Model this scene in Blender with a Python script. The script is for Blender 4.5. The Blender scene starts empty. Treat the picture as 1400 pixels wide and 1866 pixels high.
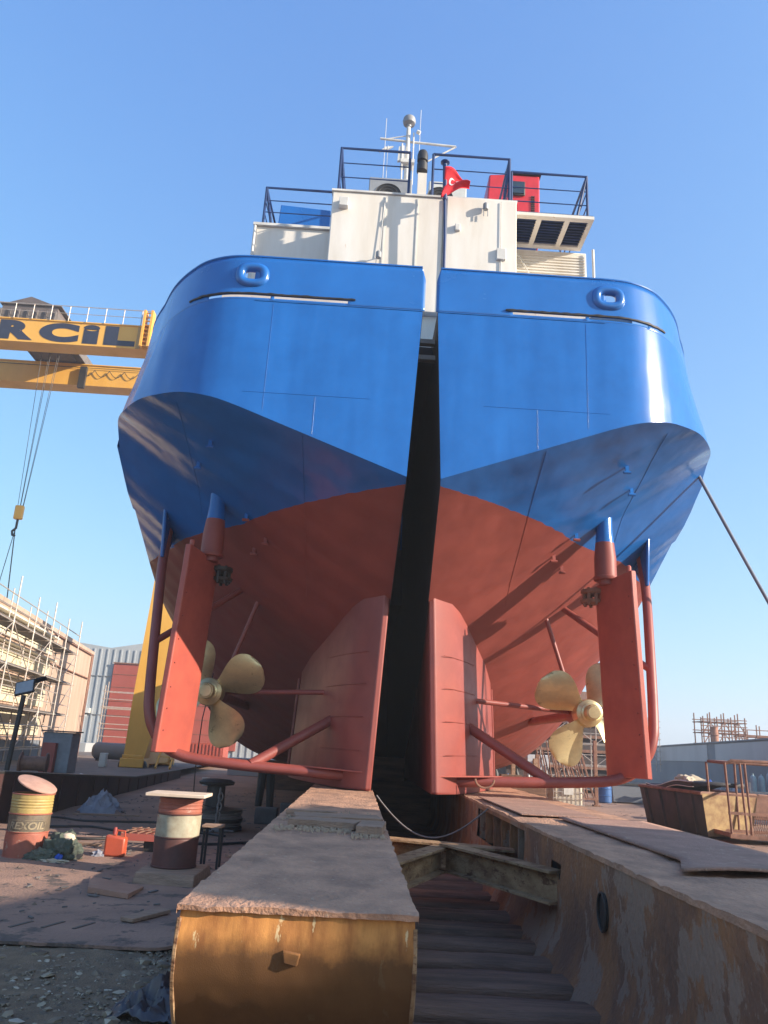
import bpy, bmesh, math, random
from mathutils import Vector, Matrix, noise
from math import sin, cos, pi, radians, sqrt
random.seed(7)
SC = bpy.context.scene
COL = SC.collection

# ------------------------------------------------------------------ camera
CH = 1.8
PITCH, ROLL, YAW = radians(17.1), radians(3.2), radians(1.0)
fwd = Vector((sin(YAW)*cos(PITCH), cos(YAW)*cos(PITCH), sin(PITCH)))
rgt0 = Vector((cos(YAW), -sin(YAW), 0)); up0 = rgt0.cross(fwd)
rgt = rgt0*cos(ROLL) + up0*sin(ROLL); upv = -rgt0*sin(ROLL) + up0*cos(ROLL)
cd = bpy.data.cameras.new('camera'); cam = bpy.data.objects.new('camera', cd); COL.objects.link(cam)
m = Matrix((rgt, upv, -fwd)).transposed().to_4x4(); m.translation = (0, 0, CH)
cam.matrix_world = m
cd.sensor_fit = 'VERTICAL'; cd.sensor_height = 36; cd.lens = 1400/1866*36
cd.clip_start = 0.05; cd.clip_end = 6000
SC.camera = cam

# ------------------------------------------------------------------ light
SUN_EL = radians(21.5)
sdir = Vector((0.94*cos(SUN_EL), -0.342*cos(SUN_EL), sin(SUN_EL))).normalized()   # towards the sun
w = bpy.data.worlds.new('World'); SC.world = w; w.use_nodes = True
nt = w.node_tree
for n in list(nt.nodes): nt.nodes.remove(n)
sky = nt.nodes.new('ShaderNodeTexSky'); sky.sky_type = 'NISHITA'; sky.sun_disc = False
sky.sun_elevation = SUN_EL; sky.sun_rotation = math.atan2(sdir.x, sdir.y)
sky.air_density = 1.0; sky.dust_density = 1.0; sky.ozone_density = 3.0; sky.altitude = 0
bgn = nt.nodes.new('ShaderNodeBackground'); bgn.inputs['Strength'].default_value = 0.15
outw = nt.nodes.new('ShaderNodeOutputWorld')
cv = nt.nodes.new('ShaderNodeVectorMath'); cv.operation = 'MULTIPLY'; cv.inputs[1].default_value = (.86, 1.3, 2.6)
# soft shoulder so the bright low sky keeps its colour: v / (1 + v/k)
dv = nt.nodes.new('ShaderNodeVectorMath'); dv.operation = 'DIVIDE'; ad = nt.nodes.new('ShaderNodeVectorMath'); ad.operation = 'MULTIPLY_ADD'
ad.inputs[1].default_value = (.16, .16, .20); ad.inputs[2].default_value = (1, 1, 1)
nt.links.new(sky.outputs[0], cv.inputs[0]); nt.links.new(cv.outputs[0], ad.inputs[0]); nt.links.new(cv.outputs[0], dv.inputs[0]); nt.links.new(ad.outputs[0], dv.inputs[1])
nt.links.new(dv.outputs[0], bgn.inputs[0]); nt.links.new(bgn.outputs[0], outw.inputs[0])
sl = bpy.data.lights.new('sun', 'SUN'); sl.energy = 4.8; sl.angle = radians(0.5); sl.color = (1.0, 0.88, 0.74)
so = bpy.data.objects.new('sun', sl); COL.objects.link(so)
so.rotation_euler = sdir.to_track_quat('Z', 'Y').to_euler(); so.location = (30, -10, 30)
SC.view_settings.view_transform = 'Standard'; SC.view_settings.look = 'None'
SC.view_settings.exposure = 1.12; SC.view_settings.gamma = 1

# ------------------------------------------------------------------ materials
MATS = {}
def mat(name, c1, c2=None, rough=0.6, metal=0.0, scale=3.0, stretch=(1, 1, 1), bump=0.0, bscale=40, coat=0.0,
        c3=None, s3=12.0, t3=0.55, detail=6, lo=0.35, hi=0.65, rvar=0.12, spec=0.5, dent=0.0):
    if name in MATS: return MATS[name]
    mt = bpy.data.materials.new(name); mt.use_nodes = True; t = mt.node_tree; N = t.nodes; L = t.links
    b = N['Principled BSDF']; b.inputs['Roughness'].default_value = rough; b.inputs['Metallic'].default_value = metal
    b.inputs['Coat Weight'].default_value = coat; b.inputs['Coat Roughness'].default_value = 0.12
    b.inputs['Specular IOR Level'].default_value = spec
    tc = N.new('ShaderNodeTexCoord'); mp = N.new('ShaderNodeMapping'); mp.inputs['Scale'].default_value = stretch
    L.new(tc.outputs['Object'], mp.inputs[0])
    c2 = c2 or tuple(x*0.75 for x in c1)
    nz = N.new('ShaderNodeTexNoise'); nz.inputs['Scale'].default_value = scale; nz.inputs['Detail'].default_value = detail
    nz.inputs['Roughness'].default_value = 0.62
    L.new(mp.outputs[0], nz.inputs[0])
    mr = N.new('ShaderNodeMapRange'); mr.inputs[1].default_value = lo; mr.inputs[2].default_value = hi
    L.new(nz.outputs[0], mr.inputs[0])
    mx = N.new('ShaderNodeMix'); mx.data_type = 'RGBA'
    mx.inputs[6].default_value = (*c1, 1); mx.inputs[7].default_value = (*c2, 1)
    L.new(mr.outputs[0], mx.inputs[0]); col = mx.outputs[2]
    if c3:
        n3 = N.new('ShaderNodeTexNoise'); n3.inputs['Scale'].default_value = s3; n3.inputs['Detail'].default_value = 8
        n3.inputs['Roughness'].default_value = 0.7
        L.new(mp.outputs[0], n3.inputs[0])
        m3 = N.new('ShaderNodeMapRange'); m3.inputs[1].default_value = t3; m3.inputs[2].default_value = t3+(0.018 if 'flak' in name or 'orange rust' in name else 0.07)
        L.new(n3.outputs[0], m3.inputs[0])
        x3 = N.new('ShaderNodeMix'); x3.data_type = 'RGBA'; x3.inputs[7].default_value = (*c3, 1)
        L.new(m3.outputs[0], x3.inputs[0]); L.new(col, x3.inputs[6]); col = x3.outputs[2]
    L.new(col, b.inputs['Base Color'])
    rr = N.new('ShaderNodeMapRange'); rr.inputs[3].default_value = max(0.03, rough-rvar); rr.inputs[4].default_value = min(1, rough+rvar)
    L.new(nz.outputs[0], rr.inputs[0]); L.new(rr.outputs[0], b.inputs['Roughness'])
    prev = None
    if bump:
        nb = N.new('ShaderNodeTexNoise'); nb.inputs['Scale'].default_value = bscale; nb.inputs['Detail'].default_value = 8
        L.new(mp.outputs[0], nb.inputs[0])
        bp = N.new('ShaderNodeBump'); bp.inputs['Strength'].default_value = bump; bp.inputs['Distance'].default_value = 0.02
        L.new(nb.outputs[0], bp.inputs['Height']); prev = bp.outputs[0]
    if dent:
        nd = N.new('ShaderNodeTexNoise'); nd.inputs['Scale'].default_value = 1.1; nd.inputs['Detail'].default_value = 2.5
        md = N.new('ShaderNodeMapping'); md.inputs['Scale'].default_value = (.9, .9, .16); L.new(tc.outputs['Object'], md.inputs[0]); L.new(md.outputs[0], nd.inputs[0])
        bd = N.new('ShaderNodeBump'); bd.inputs['Strength'].default_value = 1.0; bd.inputs['Distance'].default_value = dent
        L.new(nd.outputs[0], bd.inputs['Height'])
        if prev: L.new(prev, bd.inputs['Normal'])
        prev = bd.outputs[0]
    if prev: L.new(prev, b.inputs['Normal'])
    MATS[name] = mt
    return mt

BLUE1, BLUE2 = (0.018, 0.145, 0.47), (0.014, 0.12, 0.40)
RED1, RED2 = (0.285, 0.068, 0.052), (0.225, 0.053, 0.043)
def hull_mat(name, zsplit=5.69, blue=True, rough=0.23):
    """blue topsides above the boot line, red antifouling below it (the line is where the paint changes)"""
    mt = mat(name, BLUE1, BLUE2, rough=rough, scale=1.4, coat=0.15, bump=0.05, bscale=90, dent=0.06, rvar=0.06, spec=0.38)
    t = mt.node_tree; N = t.nodes; L = t.links; b = N['Principled BSDF']
    src = b.inputs['Base Color'].links[0].from_socket
    geo = N.new('ShaderNodeTexCoord'); sp = N.new('ShaderNodeSeparateXYZ'); L.new(geo.outputs['Object'], sp.inputs[0])
    ne = N.new('ShaderNodeTexNoise'); ne.inputs['Scale'].default_value = 4; ne.inputs['Detail'].default_value = 6; L.new(geo.outputs['Object'], ne.inputs[0])
    ae = N.new('ShaderNodeMath'); ae.operation = 'MULTIPLY_ADD'; ae.inputs[1].default_value = .05; L.new(ne.outputs[0], ae.inputs[0]); L.new(sp.outputs[2], ae.inputs[2])
    gt = N.new('ShaderNodeMath'); gt.operation = 'GREATER_THAN'; gt.inputs[1].default_value = zsplit+.025; L.new(ae.outputs[0], gt.inputs[0])
    n2 = N.new('ShaderNodeTexNoise'); n2.inputs['Scale'].default_value = 1.6; n2.inputs['Detail'].default_value = 8; n2.inputs['Roughness'].default_value = .65
    L.new(geo.outputs['Object'], n2.inputs[0])
    mr = N.new('ShaderNodeMapRange'); mr.inputs[1].default_value = .35; mr.inputs[2].default_value = .7; L.new(n2.outputs[0], mr.inputs[0])
    rd = N.new('ShaderNodeMix'); rd.data_type = 'RGBA'; rd.inputs[6].default_value = (*RED1, 1); rd.inputs[7].default_value = (*RED2, 1)
    L.new(mr.outputs[0], rd.inputs[0])
    # fine pale speckle of old fouling under the red
    n3 = N.new('ShaderNodeTexNoise'); n3.inputs['Scale'].default_value = 55; n3.inputs['Detail'].default_value = 4; L.new(geo.outputs['Object'], n3.inputs[0])
    m3 = N.new('ShaderNodeMapRange'); m3.inputs[1].default_value = .62; m3.inputs[2].default_value = .75; m3.inputs[4].default_value = .35; L.new(n3.outputs[0], m3.inputs[0])
    r2 = N.new('ShaderNodeMix'); r2.data_type = 'RGBA'; r2.inputs[7].default_value = (.24, .07, .05, 1)
    L.new(m3.outputs[0], r2.inputs[0]); L.new(rd.outputs[2], r2.inputs[6])
    mx = N.new('ShaderNodeMix'); mx.data_type = 'RGBA'; L.new(gt.outputs[0], mx.inputs[0]); L.new(r2.outputs[2], mx.inputs[6]); L.new(src, mx.inputs[7])
    L.new(mx.outputs[2], b.inputs['Base Color'])
    # red is matt, blue is gloss
    r = N.new('ShaderNodeMix'); r.data_type = 'FLOAT'; r.inputs[2].default_value = 0.5
    rs = b.inputs['Roughness'].links[0].from_socket
    L.new(gt.outputs[0], r.inputs[0]); L.new(rs, r.inputs[3]); L.new(r.outputs[0], b.inputs['Roughness'])
    ct = N.new('ShaderNodeMath'); ct.operation = 'MULTIPLY'; ct.inputs[1].default_value = 0.14; L.new(gt.outputs[0], ct.inputs[0])
    L.new(ct.outputs[0], b.inputs['Coat Weight'])
    # plating pressed in between the frames (one frame every 0.6 m along the hull)
    fy = N.new('ShaderNodeMath'); fy.operation = 'MULTIPLY'; fy.inputs[1].default_value = 2*pi/.62; L.new(sp.outputs[1], fy.inputs[0])
    sn = N.new('ShaderNodeMath'); sn.operation = 'SINE'; L.new(fy.outputs[0], sn.inputs[0])
    nf = N.new('ShaderNodeTexNoise'); nf.inputs['Scale'].default_value = .9; nf.inputs['Detail'].default_value = 2; L.new(geo.outputs['Object'], nf.inputs[0])
    pf_ = N.new('ShaderNodeMath'); pf_.operation = 'MULTIPLY'; L.new(sn.outputs[0], pf_.inputs[0]); L.new(nf.outputs[0], pf_.inputs[1])
    bf = N.new('ShaderNodeBump'); bf.inputs['Strength'].default_value = 1; bf.inputs['Distance'].default_value = .012
    L.new(pf_.outputs[0], bf.inputs['Height']); L.new(b.inputs['Normal'].links[0].from_socket, bf.inputs['Normal']); L.new(bf.outputs[0], b.inputs['Normal'])
    return mt

M_hull = hull_mat('hull paint')
M_blue = mat('blue gloss paint', BLUE1, BLUE2, rough=0.26, scale=0.9, coat=0.35, bump=0.04, bscale=60, dent=0.03, rvar=0.06)
M_navy = mat('navy rail paint', (0.015, 0.04, 0.14), (0.01, 0.03, 0.1), rough=0.4)
M_red = mat('red antifouling', RED1, RED2, rough=0.45, scale=1.8, bump=0.08, bscale=70, c3=(.24, .07, .05), s3=30, t3=.66, dent=0.012)
M_redsm = mat('fresh red paint', (0.42, 0.092, 0.062), (0.34, 0.072, 0.052), rough=0.42, scale=2.5, bump=0.08, bscale=50, dent=0.01)
M_dark = mat('shaded hopper steel', (0.02, 0.02, 0.026), (0.035, 0.03, 0.035), rough=0.7, scale=4)  # shade inside the gap put into a near black colour
M_white = mat('white paint', (0.78, 0.74, 0.66), (0.68, 0.62, 0.52), rough=0.45, scale=1.2, stretch=(2, 2, .35), bump=0.03, c3=(.56, .38, .2), s3=5, t3=.655, dent=0.02)
M_wsteel = mat('white pipe paint', (0.7, 0.68, 0.62), rough=0.45)
M_brass = mat('worn propeller bronze', (0.76, 0.63, 0.35), (0.58, 0.48, 0.27), rough=0.36, metal=0.75, scale=3, stretch=(1, 1, 1.6), bump=0.12, bscale=60, c3=(.34, .27, .14), s3=5, t3=.60, rvar=.16)
M_grey = mat('grey machine paint', (0.30, 0.31, 0.32), rough=0.5)
M_lgrey = mat('light unit casing', (0.62, 0.62, 0.58), (.5, .5, .46), rough=0.5)
M_black = mat('black steel', (0.02, 0.02, 0.022), (0.04, 0.035, 0.03), rough=0.55)
M_glass = mat('dark glass', (0.03, 0.05, 0.07), rough=0.08, spec=0.8)
M_redcab = mat('scarlet casing paint', (0.62, 0.035, 0.045), (.5, .03, .035), rough=0.35)
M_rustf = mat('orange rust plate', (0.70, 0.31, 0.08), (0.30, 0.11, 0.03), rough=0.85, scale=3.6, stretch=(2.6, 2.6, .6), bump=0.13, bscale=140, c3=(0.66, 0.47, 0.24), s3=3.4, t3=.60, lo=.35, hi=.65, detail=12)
def darken_low(mt, z0, soft, col, amt=1.0, axis=2):
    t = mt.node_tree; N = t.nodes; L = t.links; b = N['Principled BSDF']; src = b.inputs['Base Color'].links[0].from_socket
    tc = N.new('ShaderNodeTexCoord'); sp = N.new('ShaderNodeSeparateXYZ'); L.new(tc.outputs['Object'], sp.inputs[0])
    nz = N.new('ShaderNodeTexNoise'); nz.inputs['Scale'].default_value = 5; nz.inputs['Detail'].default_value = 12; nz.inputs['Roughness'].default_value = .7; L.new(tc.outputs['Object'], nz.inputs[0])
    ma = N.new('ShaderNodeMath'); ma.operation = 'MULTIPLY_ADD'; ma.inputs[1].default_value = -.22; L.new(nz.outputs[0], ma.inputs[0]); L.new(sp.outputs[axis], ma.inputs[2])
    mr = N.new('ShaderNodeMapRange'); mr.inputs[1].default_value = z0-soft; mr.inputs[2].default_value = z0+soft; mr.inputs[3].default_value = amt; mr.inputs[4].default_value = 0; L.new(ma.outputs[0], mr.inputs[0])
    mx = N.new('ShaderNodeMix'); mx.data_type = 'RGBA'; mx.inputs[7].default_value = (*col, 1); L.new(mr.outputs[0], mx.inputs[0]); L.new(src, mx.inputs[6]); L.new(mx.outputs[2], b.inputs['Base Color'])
darken_low(M_rustf, .855, .05, (.11, .047, .013), .93)  # front plate turns darker brown below a ragged height
M_rusts = mat('rust flaked plate', (0.34, 0.15, 0.065), (0.20, 0.10, 0.06), rough=0.9, scale=2.2, stretch=(1, 1, .7), bump=1.0, bscale=24, c3=(0.30, 0.19, 0.13), s3=1.9, t3=.535, lo=.4, hi=.6)
M_top = mat('worn timber and dirt top', (0.56, 0.30, 0.18), (0.30, 0.165, 0.105), rough=0.95, scale=3.5, stretch=(1, .6, 1), bump=0.9, bscale=38, detail=12, c3=(0.52, 0.36, 0.24), s3=26, t3=.60)
M_plank = mat('weathered plank', (0.40, 0.25, 0.17), (0.26, 0.165, 0.11), rough=0.9, scale=2, stretch=(1, 9, 9), bump=0.8, bscale=10)
M_mud = mat('caked mud', (0.2, .14, .1), (.13, .09, .065), rough=1, scale=9, bump=.8)
M_sleeper = mat('tarred sleeper timber', (0.24, 0.13, 0.085), (0.11, 0.065, 0.045), rough=0.85, scale=2.5, stretch=(.5, 4, 4), bump=1.0, bscale=16, c3=(.30, .18, .12), s3=9, t3=.62)
M_beam = mat('rusty beam', (0.40, 0.25, 0.13), (0.20, 0.10, 0.045), rough=0.85, scale=4, stretch=(1, 1, 2), bump=0.5, bscale=30, c3=(.13, .055, .025), s3=5, t3=.55)
M_concrete = mat('dusty concrete', (0.44, 0.235, 0.155), (0.32, 0.17, 0.115), rough=0.95, scale=1.3, bump=0.6, bscale=35, c3=(0.36, 0.27, 0.2), s3=6, t3=.60)
M_slab = mat('dirty slab', (0.38, 0.22, 0.15), (0.20, 0.125, 0.095), rough=0.95, scale=.9, bump=0.7, bscale=30, c3=(0.11, 0.08, 0.065), s3=2.3, t3=.54, detail=12, lo=.3, hi=.7)
M_yellow = mat('crane yellow', (0.78, 0.42, 0.075), (0.70, 0.36, 0.06), rough=0.45, scale=1, stretch=(1, 1, .4))
M_navytxt = mat('navy lettering', (0.03, 0.035, 0.06), rough=0.5)
M_cream = mat('cream panel', (0.72, 0.64, 0.45), (.64, .56, .38), rough=0.6, scale=.6)
M_ochre = mat('tan primer', (0.50, 0.36, 0.27), (.42, .28, .2), rough=0.7, scale=.5, stretch=(2, 2, .4))
M_shedg = mat('grey sheet cladding', (0.42, 0.44, 0.45), (.36, .38, .39), rough=0.6, scale=.4)
M_dooor = mat('brick red door', (0.42, 0.10, 0.07), (.36, .085, .06), rough=0.55, scale=.6)
M_galv = mat('galvanised tube', (0.50, 0.47, 0.43), (.42, .33, .27), rough=0.5, metal=0.3, scale=6)
M_rtube = mat('rusty tube', (0.28, 0.14, 0.09), (.18, .09, .06), rough=0.8, scale=6)
M_deckb = mat('scaffold board', (0.16, 0.14, 0.13), rough=0.85)
M_maroon = mat('maroon wall paint', (0.075, 0.03, 0.028), (.05, .028, .026), rough=0.75, scale=.8, bump=.2)
M_wall = mat('grey yard wall', (0.20, 0.215, 0.235), (.17, .18, .2), rough=0.85, scale=.3)
M_wallp = mat('pale wall panel', (0.46, 0.45, 0.44), (.40, .39, .38), rough=0.85, scale=.5, stretch=(1, 1, .3))
M_cloth = mat('grey cloth', (0.34, 0.33, 0.36), (.22, .22, .25), rough=0.9, scale=5)
M_green = mat('dark green cloth', (0.05, 0.065, 0.05), (.11, .12, .085), rough=0.85, scale=9, c3=(.02, .02, .022), s3=5, t3=.55)
M_purple = mat('dusty plastic sheet', (0.075, 0.06, 0.065), (.035, .03, .035), rough=0.35, scale=3)
M_jerry = mat('orange red plastic', (0.52, 0.09, 0.04), (.42, .075, .035), rough=0.4)
M_rope = mat('grey rope', (0.22, 0.2, 0.19), rough=0.9, bump=.5, bscale=90)
M_bluedrum = mat('blue plastic', (0.05, 0.14, 0.35), rough=0.45)
M_cyl = mat('pale green gas cylinder', (0.26, 0.36, 0.38), rough=0.5)
M_brown = mat('brown bin steel', (0.06, 0.045, 0.04), (.035, .03, .03), rough=0.8, scale=2, bump=.3)
M_binend = mat('sunlit yellow bin end', (0.42, 0.29, 0.13), (.22, .12, .06), rough=0.8, scale=4)  # sunlight on the skip end put into its yellow colour
M_rubble = mat('pale rubble', (0.5, 0.42, 0.3), rough=0.9)
M_pale = mat('pale primer board', (0.72, 0.56, 0.42), (.62, .46, .33), rough=.8, scale=5)

# ------------------------------------------------------------------ mesh builder
class MB:
    def __init__(s): s.v = []; s.f = []; s.sm = []
    def add(s, vs, fs, smooth=False):
        o = len(s.v); s.v += [tuple(v) for v in vs]; s.f += [tuple(i+o for i in f) for f in fs]; s.sm += [smooth]*len(fs); return s
    def hexa(s, p):    # 8 points: bottom 4 ccw, top 4 ccw
        return s.add(p, [(3, 2, 1, 0), (4, 5, 6, 7), (0, 1, 5, 4), (1, 2, 6, 5), (2, 3, 7, 6), (3, 0, 4, 7)])
    def box(s, x0, x1, y0, y1, z0, z1):
        return s.hexa([(x0, y0, z0), (x1, y0, z0), (x1, y1, z0), (x0, y1, z0), (x0, y0, z1), (x1, y0, z1), (x1, y1, z1), (x0, y1, z1)])
    def bar(s, a, b, w, h, up=(0, 0, 1)):
        a = Vector(a); b = Vector(b); d = (b-a).normalized(); u = Vector(up)
        if abs(d.dot(u)) > .98: u = Vector((0, 1, 0))
        r = d.cross(u).normalized(); u = r.cross(d)
        P = []
        for e in (a, b):
            P.append([e-r*w/2-u*h/2, e+r*w/2-u*h/2, e+r*w/2+u*h/2, e-r*w/2+u*h/2])
        return s.add(P[0]+P[1], [(0, 1, 2, 3), (7, 6, 5, 4), (0, 4, 5, 1), (1, 5, 6, 2), (2, 6, 7, 3), (3, 7, 4, 0)])
    def tube(s, pts, r, seg=8, closed=False, caps=True):
        pts = [Vector(p) for p in pts]; n = len(pts); rs = r if isinstance(r, (list, tuple)) else [r]*n
        ring = []; prevu = None; vs = []
        for i, p in enumerate(pts):
            if closed: d = (pts[(i+1) % n]-pts[i-1]).normalized()
            else: d = (pts[min(i+1, n-1)]-pts[max(i-1, 0)]).normalized()
            if prevu is None:
                u = Vector((0, 0, 1)) if abs(d.z) < .9 else Vector((1, 0, 0))
            else: u = prevu
            u = (u-d*u.dot(d)).normalized(); prevu = u; q = d.cross(u)
            for k in range(seg):
                a = 2*pi*k/seg; vs.append(p+(u*cos(a)+q*sin(a))*rs[i])
        fs = []
        for i in range(n if closed else n-1):
            j = (i+1) % n
            for k in range(seg):
                l = (k+1) % seg; fs.append((i*seg+k, i*seg+l, j*seg+l, j*seg+k))
        s.add(vs, fs, True)
        if caps and not closed:
            s.add(vs[:seg], [tuple(range(seg))[::-1]]); s.add(vs[-seg:], [tuple(range(seg))])
        return s
    def lathe(s, prof, c, axis=(0, 0, 1), seg=28):
        ax = Vector(axis).normalized(); u = Vector((1, 0, 0)) if abs(ax.x) < .9 else Vector((0, 1, 0))
        u = (u-ax*u.dot(ax)).normalized(); q = ax.cross(u); c = Vector(c); vs = []
        for (r, h) in prof:
            for k in range(seg):
                a = 2*pi*k/seg; vs.append(c+ax*h+(u*cos(a)+q*sin(a))*r)
        fs = []
        for i in range(len(prof)-1):
            for k in range(seg):
                l = (k+1) % seg; fs.append((i*seg+k, i*seg+l, (i+1)*seg+l, (i+1)*seg+k))
        s.add(vs, fs, True)
        s.add(vs[:seg], [tuple(range(seg))[::-1]]); s.add(vs[-seg:], [tuple(range(seg))])
        return s
    def grid(s, rows, smooth=True, flip=False, skip=None):
        n = len(rows[0]); vs = [p for r in rows for p in r]; fs = []
        for i in range(len(rows)-1):
            for j in range(n-1):
                if skip and skip(i, j): continue
                f = (i*n+j, i*n+j+1, (i+1)*n+j+1, (i+1)*n+j)
                fs.append(f[::-1] if flip else f)
        return s.add(vs, fs, smooth)
    def prism(s, poly, h, axis='z'):   # poly list of 3d points, extruded by vector h
        h = Vector(h); n = len(poly); a = [Vector(p) for p in poly]; b = [p+h for p in a]
        fs = [tuple(range(n))[::-1], tuple(range(n, 2*n))]+[(i, (i+1) % n, n+(i+1) % n, n+i) for i in range(n)]
        return s.add(a+b, fs)
    def build(s, name, material, parent=None, local=False, angle=35, bevel=0, solid=0, fixn=True):
        me = bpy.data.meshes.new(name)
        off = Vector((0, 0, 0))
        if parent is not None and not local:
            q = parent
            off = Vector(q.get('_b', (0, 0, 0)))
        me.from_pydata([tuple(Vector(v)-off) for v in s.v], [], s.f)
        me.polygons.foreach_set('use_smooth', s.sm)
        if fixn:
            bm = bmesh.new(); bm.from_mesh(me); bmesh.ops.remove_doubles(bm, verts=bm.verts, dist=1e-5)
            bmesh.ops.recalc_face_normals(bm, faces=bm.faces); bm.to_mesh(me); bm.free()
        me.update()
        try: me.set_sharp_from_angle(angle=radians(angle))
        except Exception: pass
        me.materials.append(material)
        o = bpy.data.objects.new(name, me); COL.objects.link(o)
        if parent is not None: o.parent = parent
        o['_b'] = tuple(off) if parent is not None else (0, 0, 0)
        if bevel:
            bv = o.modifiers.new('bevel', 'BEVEL'); bv.width = bevel; bv.segments = 2; bv.limit_method = 'ANGLE'; bv.angle_limit = radians(40)
        if solid:
            sd = o.modifiers.new('solid', 'SOLIDIFY'); sd.thickness = solid; sd.offset = 0
        return o

def thing(name, label, cat, loc, rz=0, group=None, kind=None):
    o = bpy.data.objects.new(name, None); COL.objects.link(o); o.location = loc; o.rotation_euler = (0, 0, rz)
    o.empty_display_size = 0.3
    o['label'] = label; o['category'] = cat; o['_b'] = tuple(loc)
    if group: o['group'] = group
    if kind: o['kind'] = kind
    return o
def tag(o, label=None, cat=None, group=None, kind=None):
    if label: o['label'] = label
    if cat: o['category'] = cat
    if group: o['group'] = group
    if kind: o['kind'] = kind
    return o
def dup(root, loc, rz, label=None):
    r = root.copy(); COL.objects.link(r); r.location = loc; r.rotation_euler = (0, 0, rz)
    if label: r['label'] = label
    for ch in list(root.children):
        c = ch.copy(); COL.objects.link(c); c.parent = r
        for g in list(ch.children):
            d = g.copy(); COL.objects.link(d); d.parent = c
    return r
def lerp(a, b, t): return a+(b-a)*t
def interp(x, T):
    if x <= T[0][0]: return T[0][1]
    for (a, fa), (b, fb) in zip(T, T[1:]):
        if x <= b: return fa+(fb-fa)*(x-a)/(b-a)
    return T[-1][1]
def sinterp(x, T):   # smooth (catmull) interpolation
    n = len(T)
    if x <= T[0][0]: return T[0][1]
    if x >= T[-1][0]: return T[-1][1]
    for i in range(n-1):
        if x <= T[i+1][0]: break
    x0, y0 = T[i]; x1, y1 = T[i+1]; h = x1-x0; t = (x-x0)/h
    d0 = (T[i+1][1]-T[i-1][1])/(T[i+1][0]-T[i-1][0]) if i > 0 else (y1-y0)/h
    d1 = (T[i+2][1]-T[i][1])/(T[i+2][0]-T[i][0]) if i < n-2 else (y1-y0)/h
    return (2*t**3-3*t*t+1)*y0+(t**3-2*t*t+t)*h*d0+(-2*t**3+3*t*t)*y1+(t**3-t*t)*h*d1
def text_mesh(txt, size, sx=1.0, shear=0.0, offset=0.0, depth=0.0):
    cu = bpy.data.curves.new('t', 'FONT'); cu.body = txt; cu.size = size; cu.shear = shear; cu.offset = offset; cu.extrude = depth
    cu.align_x = 'CENTER'; cu.align_y = 'CENTER'
    o = bpy.data.objects.new('t', cu); COL.objects.link(o)
    dg = bpy.context.evaluated_depsgraph_get(); me = bpy.data.meshes.new_from_object(o.evaluated_get(dg))
    vs = [(v.co.x*sx, v.co.y, v.co.z) for v in me.vertices]; fs = [tuple(p.vertices) for p in me.polygons]
    bpy.data.objects.remove(o); bpy.data.curves.remove(cu); bpy.data.meshes.remove(me)
    return vs, fs

# ------------------------------------------------------------------ ground
def build_ground():
    xs = [-700, -400, -200, -80, -40, -20]+[-12+.5*i for i in range(60)]+[20, 40, 80, 200, 400, 700]
    ys = [-300, -100, -20, -4]+[0+.5*i for i in range(60)]+[32, 38, 46, 60, 90, 150, 300, 500, 900]
    b = MB(); rows = []
    for y in ys:
        r = []
        for x in xs:
            z = 0
            if -12 < x < 18 and 0 < y < 30:
                z = 0.035*noise.noise(Vector((x*.6, y*.6, 0)))-.01
            r.append((x, y, z))
        rows.append(r)
    b.grid(rows)
    g = mat('yard ground', (0.36, 0.215, 0.145), (0.24, 0.15, 0.105), rough=.97, scale=.55, bump=0.9, bscale=25, c3=(0.15, .105, .08), s3=1.3, t3=.58, detail=12)
    tag(b.build('ground', g), kind='structure')
build_ground()

# loose gravel, lower left
def build_gravel():
    b = MB(); base = bmesh.new(); bmesh.ops.create_icosphere(base, subdivisions=1, radius=1)
    bv = [v.co.copy() for v in base.verts]; bf = [tuple(v.index for v in f.verts) for f in base.faces]; base.free()
    for i in range(11000):
        y = 3.0+(random.random()**1.2)*5.2; x = random.uniform(-5.6, -.8)
        if y > 7.6+.35*sin(x*2.1)+.5*(x+1.2 > 0): continue
        r = .007+.02*random.random()**3+(.045*random.random() if random.random() < .03 else 0)
        sc = Vector((r*random.uniform(.8, 1.6), r*random.uniform(.8, 1.5), r*random.uniform(.4, .9)))
        ro = Matrix.Rotation(random.uniform(0, 6.3), 3, 'Z') @ Matrix.Rotation(random.uniform(-.4, .4), 3, 'X')
        c = Vector((x, y, .01+r*.2))
        b.add([c+ro @ Vector((v.x*sc.x*random.uniform(.8, 1.15), v.y*sc.y, v.z*sc.z)) for v in bv], bf)
    gm = mat('gravel stones', (0.32, 0.22, 0.14), (0.16, 0.115, 0.075), rough=.95, scale=9, c3=(.32, .29, .24), s3=14, t3=.62)
    tt = gm.node_tree; gg = tt.nodes.new('ShaderNodeNewGeometry'); rp = tt.nodes.new('ShaderNodeValToRGB')
    rp.color_ramp.elements[0].color = (.09, .07, .05, 1); rp.color_ramp.elements[1].color = (.50, .42, .32, 1)
    e_ = rp.color_ramp.elements.new(.55); e_.color = (.22, .16, .11, 1); e_ = rp.color_ramp.elements.new(.85); e_.color = (.30, .23, .15, 1)
    tt.links.new(gg.outputs['Random Per Island'], rp.inputs[0]); tt.links.new(rp.outputs[0], tt.nodes['Principled BSDF'].inputs['Base Color'])
    o = b.build('gravel', gm, fixn=False); tag(o, 'loose grey gravel and grit spread in front of the slab', 'gravel', kind='stuff')
build_gravel()

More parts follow.
